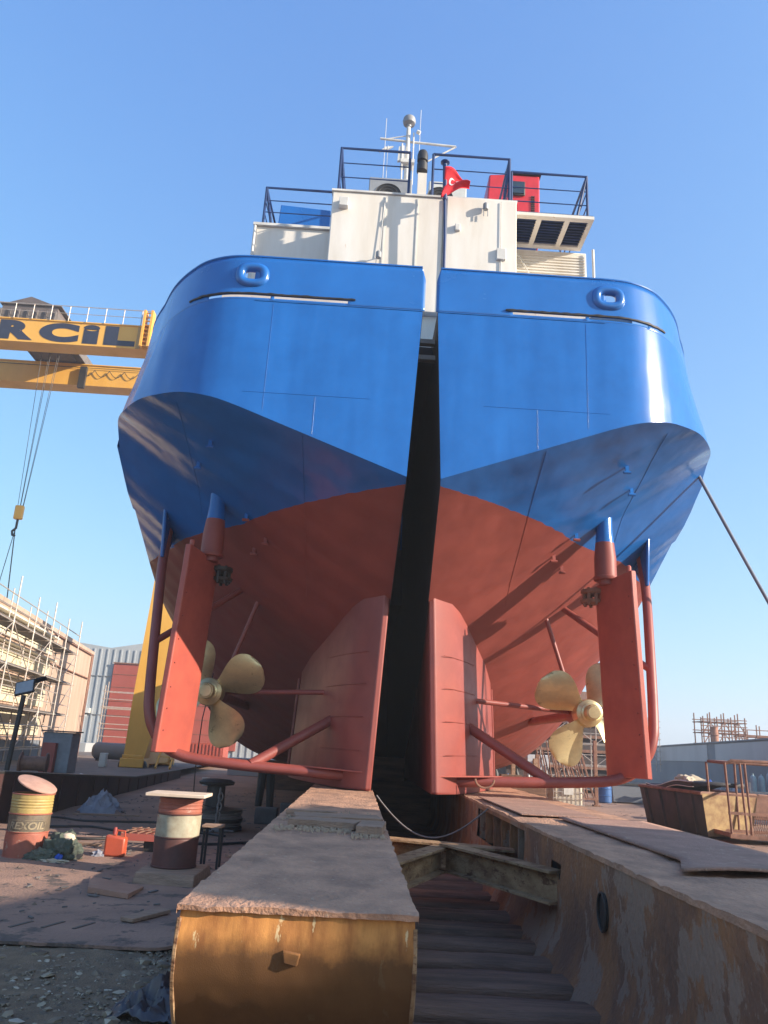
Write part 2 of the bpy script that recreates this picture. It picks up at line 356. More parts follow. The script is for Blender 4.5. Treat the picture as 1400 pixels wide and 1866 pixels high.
# mixed dirt bed under the gravel
b = MB(); rows = []
for i in range(60):
    y = 2.2+i*.1; r = []
    for j in range(60):
        x = -6.2+j*.0925; r.append((x, y, .016+.03*noise.noise(Vector((x*1.7, y*1.7, 3)))+.012*noise.noise(Vector((x*9, y*9, 1)))))
    rows.append(r)
b.grid(rows)
gb = mat('greenish grit bed', (0.24, 0.16, 0.095), (0.14, 0.095, 0.06), rough=.97, scale=5, bump=1.0, bscale=60, c3=(.22, .2, .16), s3=22, t3=.6, detail=10)
tag(b.build('grit_bed', gb), kind='structure')

# left working slab (pinkish steel / concrete) with slots near its front edge
b = MB(); rows = []
def slab_front(x): return 7.5+.05*x*.3+.05*noise.noise(Vector((x*2.3, 0, 0)))+.03*noise.noise(Vector((x*9, 3, 0)))+(.9 if x > -1.6 else 0)*(x+1.6)
for i in range(2): pass
n = 110
front = [(-6.9+i*(5.95/n), slab_front(-6.9+i*(5.95/n))) for i in range(n+1)]
poly = [(x, y, .035) for x, y in front]+[(-.95, 15.2, .035), (-6.9, 16.0, .035)]
b.prism(poly, (0, 0, .025))
sl = tag(b.build('pavement', M_slab), kind='structure')
b = MB()
for i in range(9):
    x = -4.75+i*.28; y = 7.95+.05*sin(i); b.bar((x, y, .0625), (x+.1, y+.28, .0625), .035, .006)
b.build('drain_slot', M_black, sl)

# ------------------------------------------------------------------ slipway sleepers and cradle blocks
proto = None
yy = 3.4; k = 0
while yy < 26:
    wdt = .42+.05*sin(k*1.7); L0, L1 = -.66, 1.8
    b = MB(); N = 14; rows = []
    prof = [(0, -.02), (0, .09), (.04, .135), (wdt*.5, .15), (wdt-.05, .135), (wdt, .08), (wdt, -.02)]
    for i in range(N+1):
        x = lerp(L0, L1, i/N); r = []
        for (py, pz) in prof:
            r.append((x, yy+py+.02*noise.noise(Vector((x*2, py*5, k))), pz+.02*noise.noise(Vector((x*1.5, py*6, k+9)))))
        rows.append(r)
    b.grid(rows)
    o = b.build('sleeper', M_sleeper, angle=50)
    ordn = ['first', 'second', 'third', 'fourth', 'fifth', 'sixth', 'seventh', 'eighth', 'ninth', 'tenth', 'eleventh', 'twelfth', 'thirteenth', 'fourteenth', 'fifteenth', 'sixteenth', 'seventeenth', 'eighteenth', 'nineteenth', 'twentieth']
    w_ = 'dark timber sleeper across the pit, %s from the front' % (ordn[k] if k < 20 else 'farthest')
    if k >= 20: w_ = 'dark timber sleeper deep under the ship, number %d of the far ones behind the rest' % (k-19)
    tag(o, w_, 'sleeper', 'timber sleepers lying across the slipway pit')
    yy += wdt+.21; k += 1

def block_section(y, x0, x1, yf):
    """barge-bow like front: vertical at the top, curving under"""
    pass
def cradle(name, x0, x1, yf, yb, label, holes=False):
    t = thing(name, label, 'slipway cradle', ((x0+x1)/2, yf, 0))
    zt = 1.09
    # front profile (y,z)
    pf = [(0, zt), (-.012, zt-.10), (-.008, zt-.18), (.02, zt-.27), (.08, zt-.37), (.17, zt-.47), (.29, zt-.58), (.46, zt-.72), (.68, zt-.87), (1.0, zt-1.05)]
    pf2 = []
    for i in range(33):
        s_ = i/32; zz = zt-1.05*s_; pf2.append((interp(-zz, [(-z, y) for y, z in pf]), zz))
    b = MB(); rows = []
    for i in range(29):
        s_ = i/28; x = lerp(x0, x1, s_); r = []
        for (py, pz) in pf2:
            side = .008*sin(pi*min(1, (zt-pz)/1.0))     # slight barrel swell
            xx = x+(s_-.5)*2*side
            d = .012*noise.noise(Vector((x*4, pz*3, 5)))+.006*noise.noise(Vector((x*17, pz*12, 2)))
            r.append((xx, yf+py+d, pz))
        rows.append(r)
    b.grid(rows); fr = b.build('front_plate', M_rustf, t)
    # rolled edge straps at both corners
    for sx, xe in ((-1, x0), (1, x1)):
        b = MB(); b.tube([(xe+sx*.008*sin(pi*min(1, (zt-pz)/1.0)), yf+py+.004, pz) for (py, pz) in pf2[1:]], .011, 6)
        b.build('edge_strap', M_beam, t)
    # sides
    for side, xe in ((-1, x0), (1, x1)):
        b = MB(); rows = []
        NY = int((yb-yf)/.12)
        for i in range(NY+1):
            r = []
            for j in range(17):
                s_ = j/16; zz = zt-1.05*s_
                yv = lerp(yf+interp(-zz, [(-z, y) for y, z in pf]), yb, i/NY)
                bulge = .008*sin(pi*min(1, s_)) if not holes or side > 0 else 0
                xx = xe+side*(bulge+.008*noise.noise(Vector((yv*2.1, zz*3, side))))
                if holes and side < 0 and zz < .55: xx -= .22*((.55-zz)/.55)**2
                r.append((xx, yv, zz))
            rows.append(r)
        def skip(i, j):
            if not (holes and side < 0): return False
            y = lerp(yf, yb, (i+.5)/NY); z = zt-1.05*(j+.5)/16
            if 8.95 < y < 12.4 and .62 < z < 1.0: return True            # open framed bay
            if 7.5 < y < 7.82 and .78 < z < .92: return True             # square hole
            return False
        b.grid(rows, skip=skip)
        b.build('side_plate', M_rusts, t)
    b = MB(); b.box(x0+.05, x1-.05, yb-.02, yb, 0.05, zt-.03); b.build('end_plate', M_rusts, t)
    if holes:
        b = MB(); b.box(x0+.38, x0+.42, yf+.7, yb-.1, .1, zt-.05); b.build('inner_web', M_black, t)
        b = MB()
        for yy in (9.0, 9.45, 9.95, 10.5, 11.1, 11.75, 12.3): b.box(x0+.02, x0+.3, yy, yy+.025, .6, 1.03)
        b.build('rib', M_rusts, t)
        # oval pipe socket
        b = MB(); ring = [(x0-.02, 6.2+.10*cos(a), .74+.13*sin(a)) for a in [2*pi*i/20 for i in range(20)]]
        b.tube(ring, .010, 6, closed=True); b.prism([(x0-.012, 6.2+.1*cos(a), .74+.13*sin(a)) for a in [2*pi*i/20 for i in range(20)]], (.03, 0, 0))
        b.build('pipe_socket', M_black, t)
    # top: worn slab with ragged edge
    b = MB(); rows = []; NX = 26; NYt = int((yb-yf)/.07)
    for i in range(NYt+1):
        y = lerp(yf-.025, yb, i/NYt); r = []
        for j in range(NX+1):
            s_ = j/NX; x = lerp(x0-.012, x1+.012, s_)
            ed = .014*noise.noise(Vector((y*6, j > NX/2, 3)))
            if j in (0, NX): x += ed
            yv = y+(.012*noise.noise(Vector((x*9, 0, 7))) if i == 0 else 0)
            z = zt+.024+.010*noise.noise(Vector((x*3, y*2, 1)))+.006*noise.noise(Vector((x*14, y*9, 4)))
            # cracks / spalled lines
            c = abs(noise.noise(Vector((x*1.6+3, y*1.1, 11))))
            if c < .02: z -= .010
            r.append((x, yv, z))
        rows.append(r)
    b.grid(rows)
    # skirt
    outl = [rows[0][j] for j in range(NX+1)]
    b.grid([outl, [(p[0], p[1]+.004, zt+.0+.008*noise.noise(Vector((p[0]*20, 1, 1)))) for p in outl]], smooth=False)
    for j in (0, NX):
        e = [r[j] for r in rows]; b.grid([e, [(p[0], p[1], zt-.014) for p in e]], smooth=False)
    b.build('top_slab', M_top, t)
    return t
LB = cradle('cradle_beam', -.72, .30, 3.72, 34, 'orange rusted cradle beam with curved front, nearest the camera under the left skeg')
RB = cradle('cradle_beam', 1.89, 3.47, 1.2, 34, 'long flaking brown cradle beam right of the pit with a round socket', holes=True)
b = MB(); b.hexa([(-.255, 3.688, .905), (-.20, 3.69, .895), (-.19, 3.74, .895), (-.26, 3.74, .905), (-.265, 3.688, .955), (-.185, 3.682, .945), (-.185, 3.74, .945), (-.265, 3.74, .955)])
b.build('weld_lug', M_rustf, LB, bevel=.006)

# loose planks and grit on the left beam, plates on the right one
def plank(x0, y0, x1, y1, wd, z, th, label, m_=None):
    a = Vector((x0, y0, 0)); c = Vector((x1, y1, 0)); d = (c-a); ln = d.length
    t = MB(); rows = []
    d.normalize(); r = Vector((d.y, -d.x, 0))
    N = 16
    for s_, zz in ((-.5, 0), (-.5, th), (.5, th), (.5, 0), (-.5, 0)):
        rr = []
        for i in range(N+1):
            p = a+d*(ln*i/N)+r*(wd*s_)
            rr.append((p.x+.006*noise.noise(Vector((i*.7, s_*3, z))), p.y+.01*noise.noise(Vector((i*.9, s_*4, z+3))), z+zz+.006*noise.noise(Vector((i*.6, s_, z)))))
        rows.append(rr)
    t.grid(rows, smooth=False); 
    t.add([r_[0] for r_ in rows[:4]], [(0, 1, 2, 3)]); t.add([r_[-1] for r_ in rows[:4]], [(3, 2, 1, 0)])
    o = t.build('plank', m_ or M_plank); tag(o, label, 'plank', 'loose planks'); return o
plank(-.52, 7.35, .05, 7.22, .34, 1.128, .05, 'grey split plank lying across the left cradle beam, nearer left one')
plank(.06, 7.0, .27, 6.98, .55, 1.128, .062, 'short square timber pad at the right edge of the left cradle beam')
plank(-.55, 7.85, .26, 7.95, .42, 1.128, .04, 'wide worn plank behind the split one on the left cradle beam')
plank(-.66, 8.25, -.16, 8.22, .12, 1.135, .04, 'thin dark lath hanging over the left cradle beam edge')
b = MB()
for i in range(900):
    x = random.uniform(-.66, .28); y = random.gauss(6.95, .12) if i < 500 else random.gauss(8.0, .35)
    if x > 0 and i < 500: y = random.gauss(6.65, .1)
    r = random.uniform(.003, .009); b.box(x-r, x+r*.6, y-r, y+r, 1.12, 1.127+r)
tag(b.build('grit', mat('pale grit', (.5, .36, .25), rough=.95, scale=20)), 'pale blasting grit swept against the planks on the left beam', 'grit', kind='stuff')
b = MB(); rows = []
for i in range(40):
    s_ = i/39; y = lerp(5.35, 9.6, s_); r = []
    for j in range(12):
        u = j/11; x = lerp(2.42-.28*max(0, 1-s_*6), 3.42, u)
        y2 = y+(.25*u*(1-s_)); z = 1.14+.03*max(0, .12-s_)*8*(.5+.5*sin(u*5))
        r.append((x, y2, z))
    rows.append(r)
b.grid(rows); tag(b.build('steel_plate', mat('rust pink plate', (.42, .23, .165), (.30, .17, .12), rough=.9, scale=2.2, bump=.7, bscale=45, c3=(.5, .35, .24), s3=9, t3=.58), solid=.02), 'pinkish steel plate with a lifted near edge on the right cradle beam', 'steel plate')
b = MB(); b.box(2.0, 2.95, 9.7, 13.1, 1.137, 1.152)
tag(b.build('steel_plate', MATS['rust pink plate'], bevel=.003), 'flat thin plate far back on the right cradle beam by the skeg', 'steel plate')

# rusty beams braced across the pit
def ibeam(t, a, c, h=.26, w=.2):
    a = Vector(a); c = Vector(c)
    m_ = MB(); m_.bar(a+Vector((0, 0, h/2-.011)), c+Vector((0, 0, h/2-.011)), w, .022); m_.build('flange', M_beam, t)
    m_ = MB(); m_.bar(a-Vector((0, 0, h/2-.011)), c-Vector((0, 0, h/2-.011)), w, .022); m_.build('flange', M_beam, t)
    m_ = MB(); m_.bar(a, c, .02, h-.046); m_.build('web', M_beam, t)
t = thing('brace_beam', 'rusty flanged beam running from the pit middle to the right cradle beam', 'steel beam', (1.1, 9.0, 0), group='rusty beams bracing the pit')
ibeam(t, (1.08, 9.35, .68), (1.9, 7.6, .68), .28)
t = thing('brace_beam', 'short orange beam slanting from the left cradle beam to the pit middle', 'steel beam', (.7, 8.5, 0), group='rusty beams bracing the pit')
ibeam(t, (.33, 7.75, .66), (1.02, 9.38, .66), .26)
t = thing('brace_beam', 'pale topped beam behind the slanting one, reaching across the pit', 'steel beam', (.7, 9.9, 0), group='rusty beams bracing the pit')
ibeam(t, (.32, 9.95, .66), (1.92, 9.75, .62), .26, .3)

# ------------------------------------------------------------------ the ship
X0 = .765
ship = thing('barge', 'blue and red split hopper barge with two rudders and bronze propellers, standing on the slipway', 'ship', (X0, 11, 0))
def G(z): return .085+(9.4-z)*.047                      # inner face offset: halves gape at the bottom
ZC = [(0, 5.67), (.97, 5.05), (2.4, 4.15), (4, 3.3), (6, 2.7), (8, 1.95), (10, 1.5), (13, 1.15), (40, 1.15)]
KK = [(0, 2.2), (.6, 2.55), (1.15, 2.87), (1.9, 3.25), (2.5, 3.55), (3.06, 3.75), (4, 3.6), (5.3, 3.45), (7.5, 3.25), (10.8, 3.1), (14, 2.2), (40, 2.2)]
PP = [(0, 1.0), (1, 1.02), (3, 1.12), (5, 1.4), (7, 1.9), (10, 2.6), (14, 4.5), (40, 5)]
PLAN = [(2.9, 0), (3.4, .05), (3.9, .25), (4.35, .6), (4.8, 1.08), (5.2, 1.65), (5.55, 2.3), (5.78, 3.0), (5.87, 3.8), (5.9, 5), (5.9, 6), (5.9, 40)]
LEN = 34.0
def zb(u, y):
    s_ = max(0, u)/5.9
    return sinterp(y, ZC)+sinterp(y, KK)*(s_**interp(y, PP))
def plan_pts():
    out = []
    for i in range(len(PLAN)-2):
        a, c = PLAN[i], PLAN[i+1]
        p0 = PLAN[i-1] if i else (2.4, 0); p3 = PLAN[i+2]
        for k in range(4):
            t = k/4; q = []
            for d in (0, 1):
                q.append(.5*((2*a[d])+(-p0[d]+c[d])*t+(2*p0[d]-5*a[d]+4*c[d]-p3[d])*t*t+(-p0[d]+3*a[d]-3*c[d]+p3[d])*t**3))
            out.append(tuple(q))
    y = 6
    while y < LEN: out.append((5.9, y)); y += 1.0
    out.append((5.9, LEN)); return out
PPTS = plan_pts()
def tumble(y, z): return .30*min(1, y/1.6)*min(1, max(0, (z-7.35)/1.30))
def sheer(y): return interp(y, [(0, 8.66), (10.5, 8.66), (11.0, 6.0), (40, 6.0)])
def outer_path():
    """points of the shell plan: across the transom then round the corner"""
    tr = [(lerp(.12, 2.9, i/16), 0.0) for i in range(16)]
    return tr+PPTS
NU = 26
for s in (-1, 1):
    W = lambda u, y, z: (X0+s*u, 11+y, z)
    b = MB(); rows = []
    stat = PPTS
    for (B, y) in stat:
        z0 = zb(.0, y); g0 = G(z0); r = []
        for j in range(NU+1):
            q = j/NU; q = 1-(1-q)**(1+.9*min(1, max(0, (y-4)/8)))
            u = lerp(g0, B, q); r.append(W(u, y, zb(u, y)))
        rows.append(r)
    b.grid(rows)
    # side shell
    path = [(rows[0][j][0], 0) for j in range(NU+1)]
    lowers = [rows[0][j] for j in range(NU)]+[r[-1] for r in rows]
    SR = 12; srows = []
    for k in range(SR+1):
        q = k/SR; r = []
        for idx, p in enumerate(lowers):
            y = p[1]-11; zt = sheer(y); u = s*(p[0]-X0)
            z = lerp(p[2], zt, q)
            if idx < NU:
                # transom, inner edge leans with the gap
                f = 1-idx/NU; u = u+(G(z)-G(p[2]))*f
            u -= tumble(y, z)
            if idx >= NU and 0 < k < SR: u += .018*noise.noise(Vector((y*1.7, z*1.9, s*3)))
            r.append(W(u, y, z))
        srows.append(r)
    b.grid(srows)
    hull = b.build('hull', M_hull, ship, angle=38)
    # inner hopper wall
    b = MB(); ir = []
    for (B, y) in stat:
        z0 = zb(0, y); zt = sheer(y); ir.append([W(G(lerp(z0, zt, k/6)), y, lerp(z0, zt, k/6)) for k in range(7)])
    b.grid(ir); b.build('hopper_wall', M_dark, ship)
    # deck
    b = MB(); b.grid([[W(lerp(G(8.6), B-.03-tumble(y, sheer(y)), k/4), y, sheer(y)-.02) for k in range(5)] for (B, y) in stat]); b.build('deck', M_grey, ship)
    # bulwark with slots and the fairlead opening
    pth = [(lerp(.10, 2.9, i/34), 0.0) for i in range(34)]+[p for p in PPTS if p[1] <= 10.5]
    arc = [0]
    for i in range(1, len(pth)): arc.append(arc[-1]+math.dist(pth[i], pth[i-1]))
    # resample finely
    fine = []; tot = arc[-1]; d = 0
    while d < tot:
        i = max(k for k in range(len(arc)) if arc[k] <= d+1e-9); i = min(i, len(arc)-2)
        t_ = (d-arc[i])/(arc[i+1]-arc[i]); fine.append((lerp(pth[i][0], pth[i+1][0], t_), lerp(pth[i][1], pth[i+1][1], t_), d)); d += .06 if d < 5.5 else .25
    zr = [8.655, 8.70, 8.75, 8.79, 8.84, 8.92, 9.0, 9.06, 9.12, 9.18, 9.24, 9.3, 9.40, 9.50]
    br = []
    for iz, z in enumerate(zr):
        r = []
        for (u, y, d) in fine:
            f = (z-8.66)/.8; cor = min(1, max(0, (d-2.6)/1.6))
            uu = u-.006-tumble(y, 8.66)-.07*f*cor; y2 = y+.008+.03*f
            if d < .01: uu += .05*max(0, (z-9.25)/.2)
            top = -.10*max(0, (d-5)/4) if z > 9.4 else 0
            r.append(W(uu, y2, z+top))
        br.append(r)
    def skip(i, j):
        dd = fine[j][2]; zz = (zr[i]+zr[min(i+1, len(zr)-1)])/2
        lo, hi, mid = (1.25, 3.55, 2.45)
        if lo < dd < hi and not (mid-.03 < dd < mid+.03) and i == 1: return True
        if 2.79 < dd < 3.11 and 9.04 < zz < 9.22: return True
        return False
    b.grid(br, skip=skip)
    bw = b.build('bulwark', M_blue, ship, solid=.012)
    # capping of the bulwark
    b = MB(); b.tube(br[-1], .022, 6); b.build('top_rail', M_blue, bw)
    # dark weld burrs over the slots
    b = MB()
    for a0, a1 in ((1.12, 4.1),):
        pts = [br[2][j] for j in range(len(fine)) if a0 < fine[j][2] < a1]
        pts = [(p[0], p[1]-.018, p[2]+.02+.012*noise.noise(Vector((i*.5, a0, s)))) for i, p in enumerate(pts)]
        b.tube(pts, [.017+.02*abs(noise.noise(Vector((i*.33, 7, s)))) for i in range(len(pts))], 5)
    b.build('weld_bead', M_black, bw)
    # fairlead ring
    ce = Vector(W(2.95, .0, 9.13)); nrm = Vector((0, -1, 0)); tg = Vector((1, 0, 0))
    b = MB(); ring = []
    for k in range(36):
        a = 2*pi*k/36; cx_, cz_ = cos(a), sin(a)
        ex = .20*(abs(cx_)**.75)*(1 if cx_ > 0 else -1); ez = .155*(abs(cz_)**.75)*(1 if cz_ > 0 else -1)
        ring.append(ce+Vector((ex, 0.04, ez)))
    b.tube(ring, .082, 12, closed=True); b.build('fairlead', M_blue, bw)
    # seams
    def seam(pts, nm='weld_seam'):
        q = MB(); q.tube([W(*p) for p in pts], .003, 5); q.build(nm, M_hull, hull)
    seam([(u, -.002, 7.02-.0*u) for u in [.9+.2*i for i in range(11)]])
    seam([(2.55, -.002, z) for z in (6.75, 7.3, 7.9, 8.6)]); seam([(1.75, -.002, z) for z in (6.35, 6.6, 7.0)])
    for u_ in (1.9,):
        seam([(u_, y, zb(u_, y)-.003) for y in [.05+.15*i for i in range(24)]])
    for u_ in (4.05,):
        seam([(u_, y, zb(u_, y)-.003) for y in [.6+.15*i for i in range(20)]])
    # small lugs under the counter
    for (u_, y_) in ((3.55, 1.2), (3.9, 2.0), (2.7, 2.9), (3.05, 2.6), (2.95, 3.3)):
        z_ = zb(u_, y_); q = MB(); q.bar(W(u_, y_, z_+.05), W(u_, y_-.03, z_-.12), .06, .03); q.tube([W(u_-.06, y_-.03, z_-.11), W(u_+.06, y_-.03, z_-.11)], .028, 8)
        q.build('lug', M_hull, hull)
    # ---- skeg
    b = MB()
    gi = lambda z: G(z)+.02
    zt, zbm = 4.9, 1.13
    plan = [(0, 2.38), (.10, 2.36)]
    for k in range(11):
        t_ = k/10; plan.append((lerp(.10, 1.66, t_**.64), lerp(2.36, 6.0, t_)))
    plan += [(1.70, 7), (1.70, 20), (0, 20)]
    levels = [zbm, zbm+.03, 2.2, 3.4, 4.2, zt]
    rows = []
    for z in levels:
        sh = .0 if z > zbm+.01 else -.02
        r = []
        for (u, y) in plan+[plan[0]]:
            r.append(W(gi(z)+u, y+(.02 if z <= zbm else 0), z))
        rows.append(r)
    b.grid(rows, smooth=False); b.add([W(gi(zbm)+u, y, zbm) for u, y in plan], [tuple(range(len(plan)))])
    sk = b.build('skeg', M_red, ship, angle=25, bevel=.02)
    for z in (1.75, 2.3, 2.85, 3.4):
        q = MB(); pts = []
        for k in range(8):
            t_ = .03+k*.055*1.0; uu = lerp(.10, 1.66, t_**.64); pts.append(W(gi(z)+uu+.004, lerp(2.36, 6.0, t_)-.004, z+.02*t_))
        q.tube(pts, .006, 5); q.build('weld_seam', M_red, sk)
    q = MB(); q.tube([W(gi(z)+1.72, 6.3, z) for z in (1.2, 2, 3, 3.4)], .03, 6); q.build('edge_bar', M_red, sk)
    # ---- stern tube, propeller
    P = Vector(W(3.64, 4.05, 2.66))
    pr_ = bpy.data.objects.new('propeller', None)
    b = MB(); b.lathe([(.0, -.30), (.135, -.30), (.15, -.27), (.15, -.12), (.185, -.10), (.185, -.06), (.25, -.02), (.265, .06), (.265, .30), (.24, .36), (.2, .38)], P, (0, 1, 0), 36)
    prop = b.build('propeller', M_brass, ship, angle=30)
    b = MB(); b.lathe([(.0, -.325), (.11, -.325), (.125, -.31), (.125, -.30)], P, (0, 1, 0), 28); b.build('hub_cap', M_brass, prop)
    for k in range(4):
        a = radians(58 if s > 0 else 122)+k*pi/2 if False else radians((145 if s > 0 else 32)-0)+k*pi/2
        dr = Vector((cos(a), 0, sin(a))); tn = Vector((-sin(a), 0, cos(a))); ax = Vector((0, 1, 0))
        NR, NC = 16, 10; front = []; back = []
        for i in range(NR+1):
            q = i/NR; rr = .2+.88*q
            wd = .13+.30*sin(pi*min(1, q**.85*.98+.02))**.75*(1 if q < .6 else 1)
            wd = .43*sqrt(max(0, 1-((q-.62)/.385)**2)) if q > .62 else lerp(.15, .43, (sin(pi/2*q/.62))**1.3)
            wd = max(wd, .012)
            pitch = radians(lerp(45, 16, q))*s
            fr = []; bk = []
            for j in range(NC+1):
                c = (j/NC-.5)*2
                cc = c*wd+.05*q*s
                th = .026*(1-q*.75)*(1-c*c*.85)
                camb = .03*(1-c*c)
                ctr = P+ax*.15+dr*rr
                dirc = tn*cos(pitch)+ax*sin(pitch); nn = (-tn*sin(pitch)+ax*cos(pitch))
                p = ctr+dirc*cc-nn*camb
                fr.append(p-nn*th/2); bk.append(p+nn*th/2)
            front.append(fr); back.append(bk)
        b = MB(); b.grid(front); b.grid(back, flip=True)
        b.grid([[f[0] for f in front], [f[0] for f in back]]); b.grid([[f[-1] for f in front], [f[-1] for f in back]])
        b.grid([front[-1], back[-1]])
        b.build('blade', M_brass, prop, angle=50)
    b = MB(); b.lathe([(.2, .39), (.24, .40), (.24, .85), (.19, .95), (.1, 1.0), (.1, 6)], P, (0, 1, 0), 24); b.build('stern_tube', M_red, ship)
    # ---- struts
    def strut(a, c, r, nm='shaft_strut', mt=M_red, flat=None):
        q = MB(); q.tube([W(*a), W(*c)], r, 12); return q.build(nm, mt, ship)
    strut((2.95, 4.6, zb(2.95, 4.6)+.05), (3.5, 4.75, 2.9), .045)
    strut((3.3, 4.6, zb(3.3, 4.6)+.05), (4.56, 3.25, 3.45), .065, 'guard_strut')
    strut((1.0, 3.9, 2.78), (3.45, 4.7, 2.7), .05)
    strut((1.0, 3.7, 2.42), (2.55, 2.8, 1.42), .09, 'guard_strut')
    # ---- guard pipe
    pts = [(4.95, 4.6, 6.1), (4.86, 4.1, 5.16), (4.68, 3.55, 4.1), (4.45, 2.92, 2.6), (4.36, 2.8, 2.15), (4.24, 2.8, 1.88), (4.05, 2.8, 1.66), (3.8, 2.8, 1.53), (3.45, 2.8, 1.46), (2.6, 2.8, 1.40), (1.6, 2.82, 1.36), (1.0, 2.86, 1.33), (.62, 2.9, 1.33)]
    fp = []
    for i in range(len(pts)-1):
        p0 = pts[max(0, i-1)]; p1 = pts[i]; p2 = pts[i+1]; p3 = pts[min(len(pts)-1, i+2)]
        for k in range(4):
            t_ = k/4; fp.append(tuple(.5*((2*p1[d])+(-p0[d]+p2[d])*t_+(2*p0[d]-5*p1[d]+4*p2[d]-p3[d])*t_*t_+(-p0[d]+3*p1[d]-3*p2[d]+p3[d])*t_**3) for d in range(3)))
    fp.append(pts[-1])
    q = MB(); q.tube([W(*p) for p in fp], .092, 16); gd = q.build('guard_pipe', M_hull if False else M_red, ship)
    q = MB(); q.prism([W(4.83, 3.98, 5.2), W(4.83, 4.2, 5.2), W(4.93, 5.1, 5.9), W(4.93, 5.0, 6.5), W(4.93, 4.0, 6.7)], (s*.07, 0, 0)); q.build('fairing', M_blue, ship, bevel=.03)
    q = MB(); q.prism([W(.55, 2.4, 1.395), W(1.75, 2.8, 1.44), W(1.75, 2.92, 1.44), W(.75, 3.0, 1.395)], (0, 0, .02)); q.build('guard_bracket', M_redsm, ship)
    # ---- rudder: trunk, stock, blade
    SX, SY = 3.64, 2.8
    q = MB(); q.lathe([(.21, 0), (.225, .03), (.225, .06), (.2, .07), (.2, .42), (.15, .92), (.15, 1.6)], W(SX, SY, 4.98), (0, 0, 1), 28)
    q.build('rudder_trunk', M_hull, ship)
    q = MB(); q.lathe([(.13, 0), (.13, .4)], W(SX, SY, 4.9), (0, 0, 1), 20); st = q.build('rudder_stock', M_red, ship)
    b = MB(); zs = [1.55+(4.93-1.55)*k/10 for k in range(11)]
    foil = [(-.62, .045), (-.60, .055), (-.2, .085), (.25, .115), (.45, .10), (.56, .05), (.58, 0)]
    rows = []
    for z in zs:
        lean = .13*(4.93-z)/3.4
        lead = Vector((3.62+lean*.9, 3.35-.0*z)); trail = Vector((3.93+lean, 2.17)); cdir = (trail-lead).normalized(); nr = Vector((cdir.y, -cdir.x)); mid = (lead+trail)/2
        hz = z
        outline = [(c, w_) for c, w_ in foil]+[(c, -w_) for c, w_ in foil[::-1]]
        r = []
        for (c, w_) in outline+[outline[0]]:
            p = mid-cdir*c+nr*w_
            r.append(W(p.x, p.y, z+(.10*(-c+.58) if z > 4.9 else 0)))
        rows.append(r)
    b.grid(rows, smooth=False)
    b.add(rows[0][:-1], [tuple(range(len(rows[0])-1))]); b.add(rows[-1][:-1], [tuple(range(len(rows[0])-1))])
    rud = b.build('rudder', M_redsm, ship, angle=20, bevel=.012)
    q = MB()
    q.lathe([(.19, 0), (.23, .03), (.23, .09), (.14, .11)], W(3.52, 3.2, 4.78), (0, 0, 1), 18); q.lathe([(.2, 0), (.22, .06), (.12, .08)], W(3.50, 3.22, 4.62), (0, 0, 1), 18)
    for k in range(8):
        a = k*pi/4; q.lathe([(.03, -.09), (.036, -.02), (.036, .20), (.024, .24)], W(3.52+.17*cos(a), 3.2+.17*sin(a), 4.66), (0, 0, 1), 6)
    q.build('coupling', M_black if s < 0 else M_rtube, rud)
    q = MB(); q.lathe([(.045, 0), (.045, .12), (.025, .14)], W(3.9, 2.3, 5.03), (0, 0, 1), 10); q.build('lifting_eye', M_redsm, rud)
    q = MB()
    for z in (1.9, 2.25, 2.6, 3.0, 3.4, 3.8, 4.2, 4.6):
        lean = .13*(4.93-z)/3.4; q.lathe([(.012, -.012), (.012, .012)], W(3.93+lean-.085, 2.24, z), (1, 0, 0), 8)
    q.build('bolt', M_red, rud)
# shackle on the right guard pipe, chain plates
q = MB(); ring = [(X0+1.35+.13*cos(a), 13.66, 1.30+.13*sin(a)) for a in [2*pi*i/18 for i in range(12)]]
q.tube([(X0+1.42+.16*cos(a), 13.64, 1.40-.14*abs(sin(a))) for a in [pi*i/10 for i in range(11)]], .018, 6); q.build('shackle', M_rtube, ship)
# closing structures inside the gap
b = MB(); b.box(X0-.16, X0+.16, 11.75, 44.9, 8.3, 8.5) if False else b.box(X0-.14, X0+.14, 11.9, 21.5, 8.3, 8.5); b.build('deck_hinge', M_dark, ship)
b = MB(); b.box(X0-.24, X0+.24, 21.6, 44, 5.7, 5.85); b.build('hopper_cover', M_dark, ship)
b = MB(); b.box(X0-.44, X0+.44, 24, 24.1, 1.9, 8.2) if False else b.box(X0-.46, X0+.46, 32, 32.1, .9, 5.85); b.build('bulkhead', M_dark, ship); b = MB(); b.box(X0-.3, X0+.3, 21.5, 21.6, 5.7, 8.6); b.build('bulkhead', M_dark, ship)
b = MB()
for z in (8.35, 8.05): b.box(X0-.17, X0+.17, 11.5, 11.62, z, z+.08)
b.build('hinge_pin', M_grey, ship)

# white coaming behind the bulwark
b = MB()
for s in (-1, 1):
    xa, xb = X0+s*.5, X0+s*3.55
    b.box(min(xa, xb), max(xa, xb), 11.62, 11.7, 8.66, 9.28)
b.build('deck_coaming', M_white, ship)

